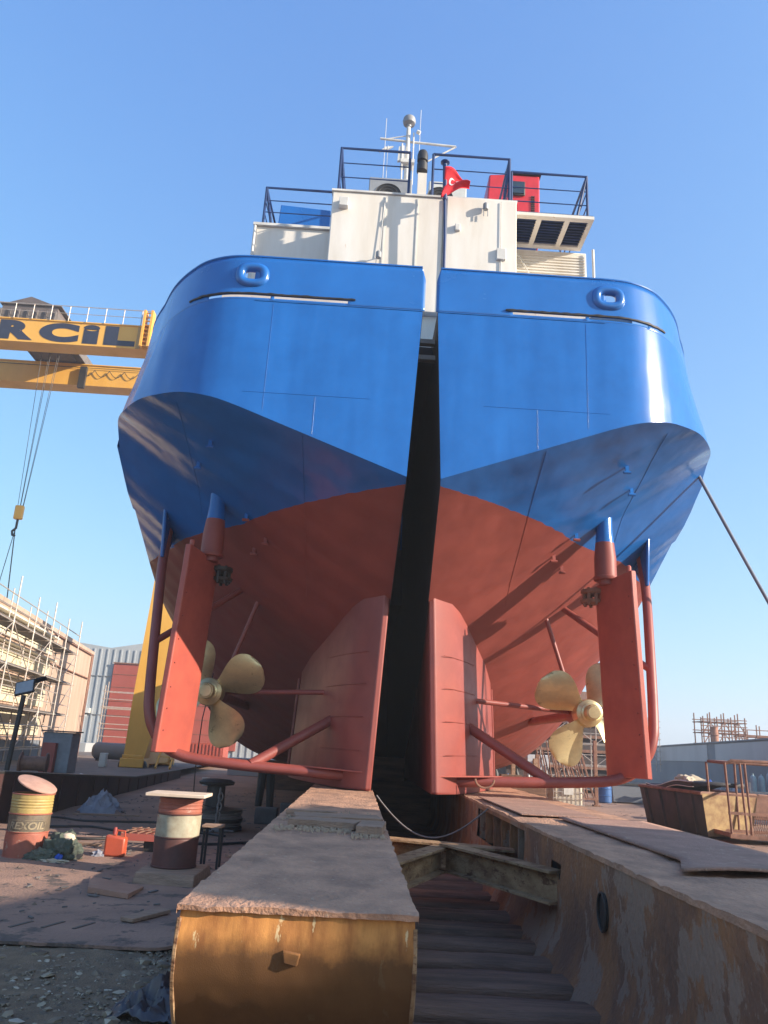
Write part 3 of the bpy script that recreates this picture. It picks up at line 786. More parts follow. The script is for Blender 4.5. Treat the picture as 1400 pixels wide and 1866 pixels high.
# ---- deckhouse
DH = MB(); DH.box(-1.15, 1.06, 12.8, 17.5, 9.76, 12.36); dh = DH.build('deckhouse', M_white, ship, bevel=.02)
b = MB(); b.box(1.13, 2.52, 12.74, 17.5, 9.2, 12.36); b.build('deckhouse_side', M_white, ship, bevel=.015)
b = MB(); b.box(1.055, 1.128, 12.9, 17.4, 9.76, 12.33); b.build('recess', M_lgrey, dh)
b = MB(); b.box(-1.6, 3.2, 12.95, 17.3, 8.7, 9.75); b.build('house_base', M_white, ship)
for x in (-.09, .55):
    b = MB(); b.box(x-.012, x+.012, 12.785, 12.8, 9.8, 12.3); b.build('panel_seam', M_wsteel, dh)
b = MB(); b.box(-1.17, 2.54, 12.77, 12.95, 12.36, 12.40); b.build('roof_edge', M_wsteel, dh)
b = MB(); b.box(-2.82, -1.16, 14.0, 17.5, 9.6, 12.32); lw = b.build('wing_house', M_white, ship, bevel=.02)
b = MB(); b.box(-2.88, -1.16, 13.94, 17.5, 12.32, 12.38); b.build('roof_edge', M_wsteel, lw)
b = MB(); b.tube([(-2.84, 13.96, 12.3), (-2.84, 13.96, 9.6)], .03, 8); b.build('corner_pipe', M_wsteel, lw)
b = MB(); b.box(2.53, 4.3, 14.1, 17.5, 9.6, 12.26); rw = b.build('wing_house', M_white, ship, bevel=.02)
b = MB()
for k in range(14): b.box(2.6, 4.25, 14.075, 14.1, 11.2+k*.07, 11.2+k*.07+.03)
b.build('louvre', M_white, rw)
b = MB(); b.tube([(4.42, 14.0, 12.28), (4.42, 14.0, 9.5)], .03, 8); b.build('corner_pipe', M_wsteel, rw)
# right canopy with three louvred panels in its soffit
b = MB(); x0, x1, y0, y1, zc_ = 2.54, 4.17, 13.05, 14.1, 12.30
cuts = [(2.62, 3.02), (3.12, 3.60), (3.70, 4.08)]
b.box(x0, x1, y0, y0+.12, zc_, zc_+.07); b.box(x0, x1, y1-.12, y1, zc_, zc_+.07)
edges = [x0]+[c for p in cuts for c in p]+[x1]
for i in range(0, len(edges), 2): b.box(edges[i], edges[i+1], y0+.12, y1-.12, zc_, zc_+.07)
cn = b.build('canopy', M_white, ship)
b = MB(); b.box(2.56, 4.15, 13.07, 14.08, 12.375, 12.40); b.build('deck_plate', mat('blue grey deck plate', (.07, .10, .17), rough=.5), cn)
for (a, c) in cuts:
    g_ = MB()
    for k in range(9):
        y = y0+.16+k*.088; g_.hexa([(a, y, zc_+.02), (c, y, zc_+.02), (c, y+.072, zc_+.05), (a, y+.072, zc_+.05), (a, y, zc_+.03), (c, y, zc_+.03), (c, y+.072, zc_+.06), (a, y+.072, zc_+.06)])
    g_.build('grille', M_navy, cn)
b = MB(); b.tube([(2.6, 14.0, 12.1), (2.8, 13.9, 11.95), (3.0, 13.95, 11.6), (3.3, 14.0, 11.1)], .015, 6); b.build('cable', M_wsteel, rw)
b = MB(); pts = [(2.56+.1*i, 14.02, 11.12-.03*i*.3+.03*noise.noise(Vector((i*.7, 2, 2)))) for i in range(18)]; b.tube(pts, .025, 6); b.build('pipe_run', M_wsteel, rw)
b = MB(); pts = [(-2.1+.08*i, 13.95, 10.95+.05*noise.noise(Vector((i*.5, 1, 2)))+(.02*(i-6) if i > 6 else 0)) for i in range(12)]; b.tube(pts, .02, 6); b.build('pipe_run', M_wsteel, lw)
# fixtures on the white wall
def fixture(x, z, nm):
    q = MB(); q.lathe([(.05, 0), (.055, .02), (.055, .12), (.03, .15)], (x, 12.66, z), (0, 0, 1), 12); q.tube([(x, 12.72, z+.1), (x, 12.8, z+.1)], .012, 6)
    q.bar((x-.04, 12.66, z-.02), (x-.04, 12.66, z-.15), .015, .015); q.bar((x+.04, 12.66, z-.02), (x+.04, 12.66, z-.15), .015, .015)
    q.build(nm, M_grey, dh)
fixture(1.89, 12.05, 'deck_lamp'); fixture(-.16, 10.78, 'deck_lamp')
b = MB(); b.tube([(-.15, 12.76, 10.9), (-.13, 12.77, 11.6), (-.1, 12.77, 12.2)], .008, 5); b.build('conduit', M_wsteel, dh)
for (x0_, x1_, z0_, z1_, nm) in ((-1.0, -.82, 11.95, 12.15, 'vent_box'), (2.12, 2.3, 10.95, 11.2, 'junction_box'), (1.3, 1.4, 11.55, 11.7, 'junction_box')):
    q = MB(); q.box(x0_, x1_, 12.68, 12.745 if x0_ > 1 else 12.8, z0_, z1_); q.build(nm, M_wsteel, dh, bevel=.01)
q = MB(); q.tube([(2.21, 12.72, 10.95), (2.21, 12.72, 9.6)], .012, 6); q.tube([(2.21, 12.72, 11.2), (2.21, 12.72, 12.3)], .008, 6); q.build('conduit', M_wsteel, dh)
# searchlight on stalk
b = MB(); b.box(.53, .71, 12.82, 12.95, 12.38, 12.96); sp_ = b.build('signal_bracket', M_white, ship)
b = MB(); b.lathe([(.08, 0), (.11, .02), (.11, .2), (.08, .22), (.08, .25), (.11, .27), (.11, .42), (.09, .5), (.04, .54)], (.61, 12.86, 13.0), (0, 0, 1), 18); b.build('signal_lamp', M_black, sp_)
# railings
def railing(name, pts, h, rails, parent, r=.028, ends=True, splay=None):
    q = MB(); Pt = [Vector(p) for p in pts]
    top = [p+Vector((0, 0, h)) for p in Pt]; q.tube(top, r, 8)
    for k in rails: q.tube([p+Vector((0, 0, k)) for p in Pt], r*.5, 6)
    o = q.build(name, M_navy, parent)
    for p in Pt:
        q = MB(); q.tube([p, p+Vector((0, 0, h))], r, 8); q.build('post', M_navy, o)
    return o
railing('railing', [(-1.0, 14.9, 12.38), (-1.06, 13.0, 12.38), (.36, 13.0, 12.38)], 1.22, (.5, .85), ship)
railing('railing', [(.84, 13.0, 12.38), (2.42, 13.0, 12.38), (2.44, 14.9, 12.38)], 1.22, (.5, .85), ship)
railing('railing', [(-.46, 14.3, 12.38), (.5, 14.3, 12.38)], 1.12, (.75,), ship, .02)
railing('railing', [(.84, 14.3, 12.38), (1.75, 14.3, 12.38)], 1.12, (.75,), ship, .02)
railing('railing', [(-2.62, 16, 12.38), (-2.7, 14.05, 12.38), (-1.22, 14.05, 12.38)], .98, (.35, .65), ship)
railing('railing', [(2.5, 13.2, 12.37), (4.08, 13.2, 12.37), (4.14, 15.6, 12.37)], 1.1, (.38, .72), ship)
for pa, pb in (((3.85, 13.25, 12.37), (4.08, 13.2, 13.46)), ((-2.52, 14.1, 12.38), (-2.7, 14.05, 13.36)), ((-.93, 13.05, 12.38), (-1.06, 13.0, 13.6)), ((2.3, 13.05, 12.38), (2.42, 13.0, 13.6))):
    b = MB(); b.tube([pa, pb], .03, 8); b.build('rail_brace', M_navy, ship)
# blue locker
b = MB(); b.prism([(-2.55, 14.9, 12.4), (-1.35, 14.9, 12.4), (-1.35, 14.9, 13.55), (-2.5, 14.9, 13.62)], (0, 1.6, 0)); b.build('deck_locker', M_blue, ship, bevel=.02)
# air conditioners
for x, ww in ((-.5, .98), (.86, .86)):
    b = MB(); b.box(x, x+ww, 14.5, 14.9, 13.35, 14.22); ac = b.build('air_conditioner', M_grey if x < 0 else M_lgrey, ship, bevel=.02)
    q = MB(); cxx = x+ww*(.45 if x < 0 else .3)
    for rr in (.30, .22, .14, .06): q.tube([(cxx+rr*cos(a), 14.485, 13.75+rr*sin(a)) for a in [2*pi*i/24 for i in range(24)]], .008, 4, closed=True)
    q.prism([(cxx+.31*cos(a), 14.496, 13.75+.31*sin(a)) for a in [2*pi*i/24 for i in range(24)]], (0, .004, 0)); q.build('fan_grille', M_black, ac)
    q = MB(); q.box(x+.1, x+.14, 14.5, 14.9, 12.4, 13.35); q.box(x+ww-.14, x+ww-.1, 14.5, 14.9, 12.4, 13.35); q.build('stand', M_navy, ac)
# red cabin
b = MB(); b.prism([(2.5, 17, 14.6), (3.98, 17, 14.6), (3.98, 17, 16.75), (3.05, 17, 16.75), (2.62, 17, 16.7)], (0, 1.6, 0)); rc = b.build('engine_casing', M_redcab, ship, bevel=.04)
b = MB(); b.box(2.6, 3.9, 17.1, 18.5, 12.3, 14.6); b.build('casing_stand', M_navy, rc)
b = MB(); b.box(3.16, 3.58, 16.94, 16.99, 16.05, 16.5); wf = b.build('window', M_black, rc, bevel=.03)
b = MB(); b.box(3.2, 3.54, 16.92, 16.94, 16.1, 16.46); b.build('pane', M_glass, wf)
b = MB(); b.box(3.04, 4.02, 16.95, 18.6, 16.76, 16.8); b.build('roof_edge', M_black, rc)
b = MB()
for k in range(10): b.box(3.74, 3.84, 16.975, 16.995, 15.5+k*.06, 15.53+k*.06)
b.build('louvre', M_black, rc)
# mast
b = MB(); b.tube([(.40, 16, 12.4), (.38, 16, 15.3), (.36, 16, 17.1)], [.10, .085, .05], 12); ms = b.build('mast', M_wsteel, ship)
b = MB(); b.tube([(-.35, 16, 16.70), (.36, 16, 16.66), (1.6, 16, 16.6)], .03, 8); b.tube([(1.6, 16, 16.6), (.9, 16, 16.1)], .02, 6); b.tube([(-.2, 16, 16.7), (.36, 16, 16.85)], .015, 6); b.build('yard', M_wsteel, ms)
b = MB(); b.lathe([(.05, 0), (.06, .05), (.15, .1), (.17, .18), (.15, .27), (.08, .33), (.02, .35)], (.37, 16, 17.12), (0, 0, 1), 20); b.build('radar_dome', M_grey, ms)
b = MB(); b.box(.2, .55, 15.85, 16.15, 15.9, 16.0); b.tube([(.25, 15.9, 15.1), (.22, 15.9, 16.5)], .02, 6); b.tube([(.52, 15.95, 15.3), (.5, 15.95, 16.9)], .018, 6)
b.prism([(.12, 15.9, 15.95), (.3, 15.9, 16.0), (.28, 15.9, 16.45), (.14, 15.9, 16.4)], (0, .06, 0)); b.tube([(.58, 15.9, 16.9), (.66, 15.9, 16.86)], .05, 8); b.build('mast_fittings', M_wsteel, ms)
for x, z0_, z1_ in ((-.22, 15.0, 17.35), (.66, 15.6, 17.7), (-.14, 15.5, 16.5)):
    q = MB(); q.tube([(x, 16, z0_), (x, 16, z1_)], .008, 5); q.build('antenna', M_wsteel, ms)
q = MB(); q.prism([(-.36, 16, 16.3), (-.1, 16, 16.42), (0, 16, 16.5), (-.2, 16, 16.46)], (0, .05, 0)); q.build('wind_vane', M_wsteel, ms)
# flagpole and flag
b = MB(); b.tube([(1.10, 12.45, 9.5), (1.085, 12.45, 11.2), (1.06, 12.45, 12.05)], .03, 10); fpz = b.build('flagpole', M_navy, ship)
b = MB(); b.tube([(1.06, 12.45, 12.04), (1.04, 12.45, 12.9)], .045, 10); b.lathe([(.05, 0), (.09, .03), (.09, .05), (.04, .07)], (1.04, 12.45, 12.88), (0, 0, 1), 14); b.build('pole_head', M_navy, fpz)
rows = []; NFx, NFy = 16, 12
for j in range(NFy+1):
    v = j/NFy; r = []
    for i in range(NFx+1):
        u = i/NFx
        x = 1.03+.50*u-.0*v; z = 12.78-.16*u-.20*u*u-(.74*(1-u*.86))*v
        yv = 12.40-.05*sin(u*7+v*4)*(.3+u)-.04*sin(v*9+u*5)
        if v > .6: x -= .05*(v-.6)*3*(1-u)
        r.append((x, yv, z))
    rows.append(r)
fm = mat('flag cloth', (.75, .02, .03), (.62, .015, .03), rough=.8, scale=6)
b = MB(); b.grid(rows); fl = b.build('flag', fm, fpz, solid=.004)
def fpnt(u, v):
    i = min(NFx-1, int(u*NFx)); j = min(NFy-1, int(v*NFy)); a = u*NFx-i; c = v*NFy-j
    p = [Vector(rows[j][i]), Vector(rows[j][i+1]), Vector(rows[j+1][i]), Vector(rows[j+1][i+1])]
    return p[0]*(1-a)*(1-c)+p[1]*a*(1-c)+p[2]*(1-a)*c+p[3]*a*c-Vector((0, .008, 0))
b = MB(); outer = [(.32+.13*cos(a), .5+.2*sin(a)) for a in [radians(40+280*i/20) for i in range(21)]]; inner = [(.355+.10*cos(a), .5+.155*sin(a)) for a in [radians(40+280*i/20) for i in range(21)]]
b.grid([[fpnt(*p) for p in outer], [fpnt(*p) for p in inner]])
st_ = []
for k in range(10): rr = (.07 if k % 2 == 0 else .028); a = pi+k*pi/5; st_.append(fpnt(.50+rr*cos(a), .5+rr*1.5*sin(a)))
b.add(st_, [tuple(range(10))]); b.build('crescent_and_star', mat('flag white', (.85, .82, .8), rough=.8), fl)

# mooring hose from the right side
b = MB(); q0, q1 = Vector((6.45, 14.2, 7.35)), Vector((9.2, 13.2, 1.9)); pts = []
for i in range(30):
    t_ = i/29; p = q0.lerp(Vector((11.0, 14.4, -1.0)), t_*1.0); p.z -= .35*sin(pi*t_); pts.append(p)
pts = [p for p in pts if p.z > .12]
b.tube(pts, .033, 10); b.tube
tag(b.build('mooring_hose', mat('grey blue hose', (.16, .18, .24), rough=.6)), 'thick grey hose sloping down from the ship side at far right', 'hose')
# drooping rope between the skegs
b = MB(); a, c = Vector((.34, 12.2, 1.13)), Vector((1.93, 11.4, 1.12)); pts = [a.lerp(c, i/24)-Vector((0, 0, .5*sin(pi*(i/24)**.95))) for i in range(25)]
b.tube(pts, .011, 6); tag(b.build('rope', M_rope), 'thin grey rope sagging across the pit between the two cradle beams', 'rope')

# timber and steel stands under the hull
for i, (x, y, lb) in enumerate(((-2.6, 24.0, 'dark pair of props under the left hull'), (5.2, 27, 'dark pair of props under the right hull beyond the guard pipe'))):
    t = thing('hull_stand', lb, 'prop', (x, y, 0), group='props under the hull')
    for dx in (-.17, .17):
        q = MB(); q.tube([(dx, 0, 0), (dx*.8, 0, .55), (dx*.7, 0, 1.12)], [.10, .12, .13], 8); q.build('post', M_black, t, local=True)
    q = MB(); q.box(-.35, .35, -.2, .2, 1.1, 1.2); q.build('head', M_sleeper, t, local=True)

b = MB(); b.box(.36, 1.84, 19.5, 20.3, .1, 1.09); b.box(.35, 1.18, 19.52, 20.28, 1.085, 1.6); tag(b.build('keel_block', M_sleeper, bevel=.02), 'dark timber keel block added to darken the pit far back between the cradle beams', 'keel block')  # block added to cover bright ground and keep the gap dark
b = MB(); b.box(3.55, 5.8, 24.5, 25.3, 0, 1.1); tag(b.build('keel_block', M_sleeper, bevel=.02), 'dark timber keel block under the right hull beside the right cradle beam', 'keel block')
b = MB(); b.box(-3.9, -.8, 33, 33.8, 0, 1.1); tag(b.build('keel_block', M_sleeper, bevel=.02), 'dark timber keel block far under the left hull', 'keel block')
# ------------------------------------------------------------------ unseen shed added to cast the foreground shadow, right behind the camera
qd = Vector((.342, .94, 0)); rd = Vector((-.94, .342, 0))
def QR(q, r, z): p = qd*q+rd*r; return (p.x, p.y, z)
t = thing('shadow_shed', 'tall grey unseen shed added beside the slipway behind the camera to shade the foreground', 'shed', QR(6.3, -14, 0))
b = MB(); b.hexa([QR(3.55, -12, 0), QR(9.0, -12, 0), QR(9.0, -18, 0), QR(3.55, -18, 0), QR(3.55, -12, 7.05), QR(9.0, -12, 7.2), QR(9.0, -18, 7.2), QR(3.55, -18, 7.05)])
b.build('wall', M_shedg, t)
b = MB(); b.hexa([QR(3.45, -11.9, 7.2), QR(9.1, -11.9, 7.2), QR(9.1, -18.1, 7.2), QR(3.45, -18.1, 7.2), QR(3.45, -11.9, 7.3), QR(9.1, -11.9, 7.3), QR(9.1, -18.1, 7.3), QR(3.45, -18.1, 7.3)])
b.build('roof', M_grey, t)
b = MB(); b.hexa([QR(5, -11.98, 0), QR(7.5, -11.98, 0), QR(7.5, -11.93, 0), QR(5, -11.93, 0), QR(5, -11.98, 4), QR(7.5, -11.98, 4), QR(7.5, -11.93, 4), QR(5, -11.93, 4)])
b.build('door', M_dooor, t)
# ================================================================== LEFT YARD
qz = [(8, 1.0), (16, .95), (20, .76), (28, .40), (38, .34), (90, .2)]
b = MB(); ys = [8, 12, 16, 20, 24, 28, 33, 38, 50, 90, 140]
wx = lambda y: interp(y, [(8, -6.55), (16, -6.78), (20, -6.95), (34, -7.85), (38, -8.1), (140, -14)])
b.grid([[(wx(y)-.18, y, interp(y, qz)-.01), (-14, y, interp(y, qz)-.01), (-90, y, interp(y, qz)-.01)] for y in ys])
tag(b.build('quay', mat('quay surface', (.20, .16, .135), (.13, .11, .1), rough=.95, scale=.8, bump=.5)), kind='structure')
t = thing('low_wall', 'low dark maroon steel wall running back along the left quay', 'wall', (-6.78, 16, 0))
b = MB()
for y0, y1 in zip(ys[:-4], ys[1:-3]):
    b.hexa([(wx(y0)-.2, y0, -.05), (wx(y0), y0, -.05), (wx(y1), y1, -.05), (wx(y1)-.2, y1, -.05), (wx(y0)-.2, y0, interp(y0, qz)), (wx(y0), y0, interp(y0, qz)), (wx(y1), y1, interp(y1, qz)), (wx(y1)-.2, y1, interp(y1, qz))])
b.build('wall_panel', M_maroon, t)
b = MB(); b.tube([(wx(y)-.02, y, interp(y, qz)+.02) for y in ys[:-3]], .035, 6); b.build('coping_rail', M_black, t)
b = MB()
for y in [9+1.5*i for i in range(18)]: b.box(wx(y)+.0, wx(y)+.03, y, y+.05, 0, interp(y, qz)-.03)
b.build('rib', M_maroon, t)

# shed on the left (cream bands and tan end wall)
A, Bp = Vector((-15.2, 30.0, 0)), Vector((-18.9, 55.0, 0)); d = (Bp-A).normalized(); nrm = Vector((-d.y, d.x, 0)) * 1   # outward to -x
inw = Vector((-abs(d.y), -d.x, 0)).normalized()
t = thing('ship_block_shed', 'cream banded steel hull block with tan end, behind the scaffolding at left', 'hull block', tuple(A))
def wp(a, off, z): p = A+d*a+inw*(-off); return (p.x, p.y, z)
def slab(a0, a1, z0, z1, o0, o1): return [wp(a0, o0, z0), wp(a1, o0, z0), wp(a1, o1, z0), wp(a0, o1, z0), wp(a0, o0, z1), wp(a1, o0, z1), wp(a1, o1, z1), wp(a0, o1, z1)]
b = MB(); b.hexa(slab(-14, 25.2, .2, 7.0, -9, 0)); b.build('wall', M_ochre, t)
for k, (z0, z1) in enumerate(((1.5, 2.6), (2.95, 4.0), (4.35, 5.35), (5.7, 6.55))):
    b = MB(); b.hexa(slab(-2.5, 13.5, z0, z1, 0, .10)); b.build('cream_band', M_cream, t)
    b = MB(); b.hexa(slab(-2.5, 13.5, z1+.02, z1+.10, 0, .45)); b.build('white_ledge', M_white, t)
b = MB(); b.hexa(slab(-14, 14, .25, 1.25, 0, .2)); b.build('dark_base', M_wall, t)
b = MB(); b.hexa(slab(-14, 25.6, 7.0, 7.2, -9, .12)); b.build('roof_edge', M_ochre, t)
b = MB(); b.hexa(slab(25.22, 25.9, .2, 7.1, -1, .05)); b.build('corner_post', M_rtube, t)
b = MB(); b.hexa(slab(13.7, 25.0, 5.3, 5.36, 0, .14)); b.hexa(slab(13.7, 25.0, 6.9, 6.98, 0, .14)); b.build('ledge', M_rtube, t)

def scaffold(label, base, ang, bays, bl, dep, levels, top, group=None, deck=(), mt=None, r=.035, off=None, parts=True, diag=True, name='scaffold'):
    mt = mt or M_galv
    t = thing(name, label, 'scaffolding', base, ang, group)
    for i in range(bays+1):
        for j in (0, 1):
            q = MB(); h = top+(.3 if (i+j) % 2 else 0); q.tube([(i*bl, j*dep, 0), (i*bl, j*dep, h)], r, 6)
            for z in levels: q.tube([(i*bl, j*dep, z-.05), (i*bl, j*dep, z+.05)], r*1.7, 6)
            q.build('standard', mt, t, local=True)
    for z in levels:
        for j in (0, 1):
            for dz in (0, .5, 1.0):
                if j == 1 and dz == .5: continue
                if z+dz > top: continue
                q = MB(); q.tube([(-.15, j*dep, z+dz), (bays*bl+.15, j*dep, z+dz)], r*.72, 5); q.build('ledger', mt, t, local=True)
        q = MB()
        for i in range(bays+1): q.tube([(i*bl, -.1, z), (i*bl, dep+.1, z)], r*.8, 5)
        q.build('transom_tube', mt, t, local=True)
    for z in deck:
        q = MB(); q.box(0, bays*bl, .08, dep-.08, z+.05, z+.10); q.build('platform', M_deckb, t, local=True)
    if diag:
        for i in range(0, bays, 1):
            q = MB()
            for a, c in zip(levels[:-1], levels[1:]):
                q.tube([(i*bl, 0, a), ((i+1)*bl, 0, c)] if i % 2 == 0 else [((i+1)*bl, 0, a), (i*bl, 0, c)], r*.7, 5)
            q.build('brace', mt, t, local=True)
    return t
sa = math.atan2(d.y, d.x)
p = A+d*(-2.6)-inw*1.7
scaffold('tall galvanised scaffolding with dark platforms in front of the cream hull block', (p.x, p.y, .35), sa, 5, 3.1, 1.1, [.6, 2.2, 3.8, 5.4], 6.9, deck=(2.2, 3.8, 5.4), r=.032)
scaffold('short scaffold frame standing at the far corner of the tan wall', (-17.1, 53.5, .3), radians(10), 1, 2.0, 1.2, [.8, 2.1, 3.2], 4.6, mt=M_galv, diag=False)

# grey shed with red door
t = thing('workshop', 'big grey clad workshop with a brick red sliding door behind the crane leg', 'building', (-18, 70, 0))
b = MB(); pl = [(-34, 70, 0), (-4, 70, 0), (-4, 70, 9.6), (-12, 70, 11.2), (-22.4, 70, 9.1), (-34, 70, 10.4)]
b.prism(pl, (0, 30, 0)); b.build('wall', M_shedg, t)
b = MB()
for k in range(48):
    x = -33.5+k*.6; b.box(x, x+.12, 69.93, 70, .3, 9.0)
b.build('cladding_rib', M_shedg, t)
b = MB(); b.box(-21.9, -10.5, 69.8, 70, .9, 7.75); dr_ = b.build('sliding_door', M_dooor, t)
b = MB()
for z in (2.1, 3.3, 4.5, 5.7, 6.8): b.box(-21.9, -10.5, 69.77, 69.8, z, z+.035)
b.box(-21.95, -10.4, 69.7, 69.8, 7.75, 7.85); b.build('door_rail', M_rtube, dr_)
b = MB(); b.box(-30, -5, 69.86, 70, 6.9, 6.94) if False else b.box(-24.6, -22, 69.9, 70, 6.6, 6.64); b.box(-24.6, -22, 69.9, 70, 3.3, 3.34); b.box(-28, -22.1, 69.9, 70, .6, .75); b.build('cladding_joint', M_grey, t)
b = MB(); b.box(-23.75, -23.35, 69.5, 70, 3.4, 3.8); b.box(-23.7, -23.5, 69.4, 69.5, 3.1, 3.25); b.build('wall_lamp', M_wsteel, t)
b = MB(); b.box(-30, -22, 66, 69.6, 0, .95); tag(b.build('shed_plinth', M_shedg), 'low grey plinth beneath the workshop wall left of the red door', 'plinth')
b = MB(); b.box(-16.2, -10.2, 62, 64.5, 0, 1.5); 
for i in range(22): b.box(-16.1+i*.27, -16.0+i*.27, 61.95, 62, .1, 1.4)
tag(b.build('container', M_redsm), 'orange red container low behind the cradle at left, in front of the workshop', 'container')
for i, x in enumerate((-6.6, -3.6, -.9)):
    b = MB(); b.box(x, x+2.2, 72, 75, .9, 2.1); b.box(x+.05, x+2.15, 71.95, 72, 1.0, 1.1)
    tag(b.build('white_cabin', M_wsteel), ('leftmost', 'middle', 'rightmost')[i]+' of the white site cabins glimpsed under the left hull', 'cabin', 'white site cabins under the hull')

# ---- gantry crane
t = thing('gantry_crane', 'tall yellow gantry crane with navy lettering on its girder, behind the ship at left', 'crane', (-10.4, 38, 0))
def girder(y0, y1, name='girder'):
    q = MB(); q.box(-60, -6.5, y0, y1, 21.95, 23.3); g = q.build(name, M_yellow, t)
    q = MB(); q.box(-60, -6.5, y0-.06, y1+.06, 23.3, 23.36); q.build('flange', M_yellow, g)
    return g
g1 = girder(38, 39.1); g2 = girder(43.1, 44.2)
b = MB(); b.box(-13.42, -13.2, 37.96, 38, 21.95, 23.3); b.build('joint_plate', mat('ochre paint', (.5, .3, .1), rough=.6), g1)
b = MB(); b.box(-13.1, -12.98, 37.5, 38.0, 21.9, 24.1); b.box(-12.7, -12.58, 37.5, 38, 21.9, 24.1)
for k in range(9): b.box(-13.0, -12.66, 37.6, 37.66, 21.95+k*.25, 22.0+k*.25)
b.build('ladder', M_yellow, g1)
rail = MB(); rail.tube([(-60, 37.9, 24.25), (-12.8, 37.9, 24.25)], .025, 5); rail.tube([(-60, 37.9, 23.8), (-12.8, 37.9, 23.8)], .018, 5)
ro = rail.build('handrail', M_galv, g1)
b = MB()
for k in range(48):
    x = -60+k*.72*1.38
    if x < -12.8: b.tube([(x, 37.9, 23.34), (x, 37.9, 24.25)], .025, 5)
b.build('handrail_posts', M_galv, g1)
for ch, x0, x1 in (('R', -20.95, -19.05), ('C', -18.75, -16.6), ('i', -16.38, -15.5), ('L', -15.2, -13.5)):
    vs, fs = text_mesh(ch, 1.0, offset=.07)
    ax0 = min(v[0] for v in vs); ax1 = max(v[0] for v in vs); ay0 = min(v[1] for v in vs); ay1 = max(v[1] for v in vs)
    q = MB(); q.add([(lerp(x0, x1, (v[0]-ax0)/(ax1-ax0)), 37.985, lerp(22.06, 23.22, (v[1]-ay0)/(ay1-ay0))) for v in vs], fs)
    q.build('letter', M_navytxt, g1, fixn=False)
def leg(y, nm='leg'):
    q = MB(); L = [(.45, -10.85, -9.95), (3.4, -10.8, -9.35), (8.3, -10.6, -8.3), (21.95, -10.2, -6.6)]
    rows = []
    for (z, xa, xb) in L: rows.append([(xa, y, z), (xb, y, z), (xb, y+.9, z), (xa, y+.9, z), (xa, y, z)])
    q.grid(rows, smooth=False); o = q.build(nm, M_yellow, t)
    q = MB(); q.box(-10.95, -9.85, y-.15, y+1.0, .34, .75); q.box(-10.9, -9.95, y-.05, y+1, .75, .9); q.build('bogie', M_yellow, o, bevel=.03)
    q = MB(); 
    for dx in (-10.75, -10.0): q.lathe([(.0, 0), (.28, 0), (.28, .2), (0, .2)], (dx, y-.05, .42), (0, 1, 0), 18)
    q.build('wheel', M_black, o); return o
leg(38.0); leg(43.3)
b = MB(); b.box(-10.9, -9.9, 38.5, 43.5, .5, 1.2); b.build('sill_beam', M_yellow, t)
b = MB()
for x in (-9.2, -8.55):
    b.bar((x, 37.6, .4), (x, 40.2, 2.9), .08, .12)
for k in range(9): b.box(-9.2, -8.55, 37.75+k*.28, 37.95+k*.28, .6+k*.27, .63+k*.27)
b.tube([(-9.2, 37.6, 1.3), (-9.2, 40.2, 3.8)], .03, 5); b.tube([(-8.55, 37.6, 1.3), (-8.55, 40.2, 3.8)], .03, 5)
b.build('access_stair', M_yellow, t)
# trolley
tr = MB(); tr.box(-21.1, -18.1, 38.1, 44.1, 23.45, 23.9); tr.box(-20.7, -18.5, 40, 42.6, 23.3, 23.45)
for k in range(7): tr.box(-21.15+k*.5, -21.08+k*.5, 38.0, 44.2, 23.4, 23.95)
tro = tr.build('trolley', M_deckb, t)
q = MB(); q.prism([(-21.9, 39.4, 23.9), (-18.5, 39.4, 23.9), (-18.7, 39.4, 25.05), (-20.3, 39.4, 25.6), (-21.8, 39.4, 25.05)], (0, 3.0, 0)); q.build('machine_house', mat('brown cladding', (.14, .11, .10), rough=.7), tro)
q = MB(); q.box(-21.95, -18.45, 39.3, 42.5, 25.02, 25.07); q.build('roof_edge', M_deckb, tro)
q = MB()
for dx, dy in ((-.28, -.2), (-.1, .2), (.1, -.2), (.28, .2), (.42, 0)):
    q.tube([(-19.6+dx*1.4, 41.5+dy, 23.4), (-19.62+dx*.4, 41.7+dy*.3, 13.6)], .014, 5)
q.build('hoist_rope', M_black, tro)
hk = MB(); hk.box(-19.85, -19.4, 41.55, 41.85, 12.9, 13.7); hb = hk.build('hook_block', M_yellow, t, bevel=.06)
q = MB(); q.tube([(-19.62, 41.7, 12.9), (-19.62, 41.7, 12.4), (-19.8, 41.7, 12.2), (-19.75, 41.7, 12.0), (-19.6, 41.7, 11.95)], .07, 8); q.build('hook', M_black, hb)
q = MB(); q.tube([(-19.65, 41.7, 12.3), (-19.35, 41.7, 8.6), (-19.3, 41.7, 6.0)], .03, 5); q.tube([(-19.65, 41.7, 12.3), (-20.0, 41.7, 8.6)], .02, 5); q.build('sling', M_black, hb)
q = MB(); pts = []
for k in range(60):
    x = -18.3+k*.06; pts.append((x, 43.0, 22.95-.42*abs(sin(k*pi/15))))
q.tube(pts, .022, 5); q.tube([(-60, 43.02, 23.1), (-7, 43.02, 23.1)], .02, 4); q.box(-18.25, -17.85, 42.85, 43.05, 21.7, 23.1); q.build('festoon_cable', M_black, g2)

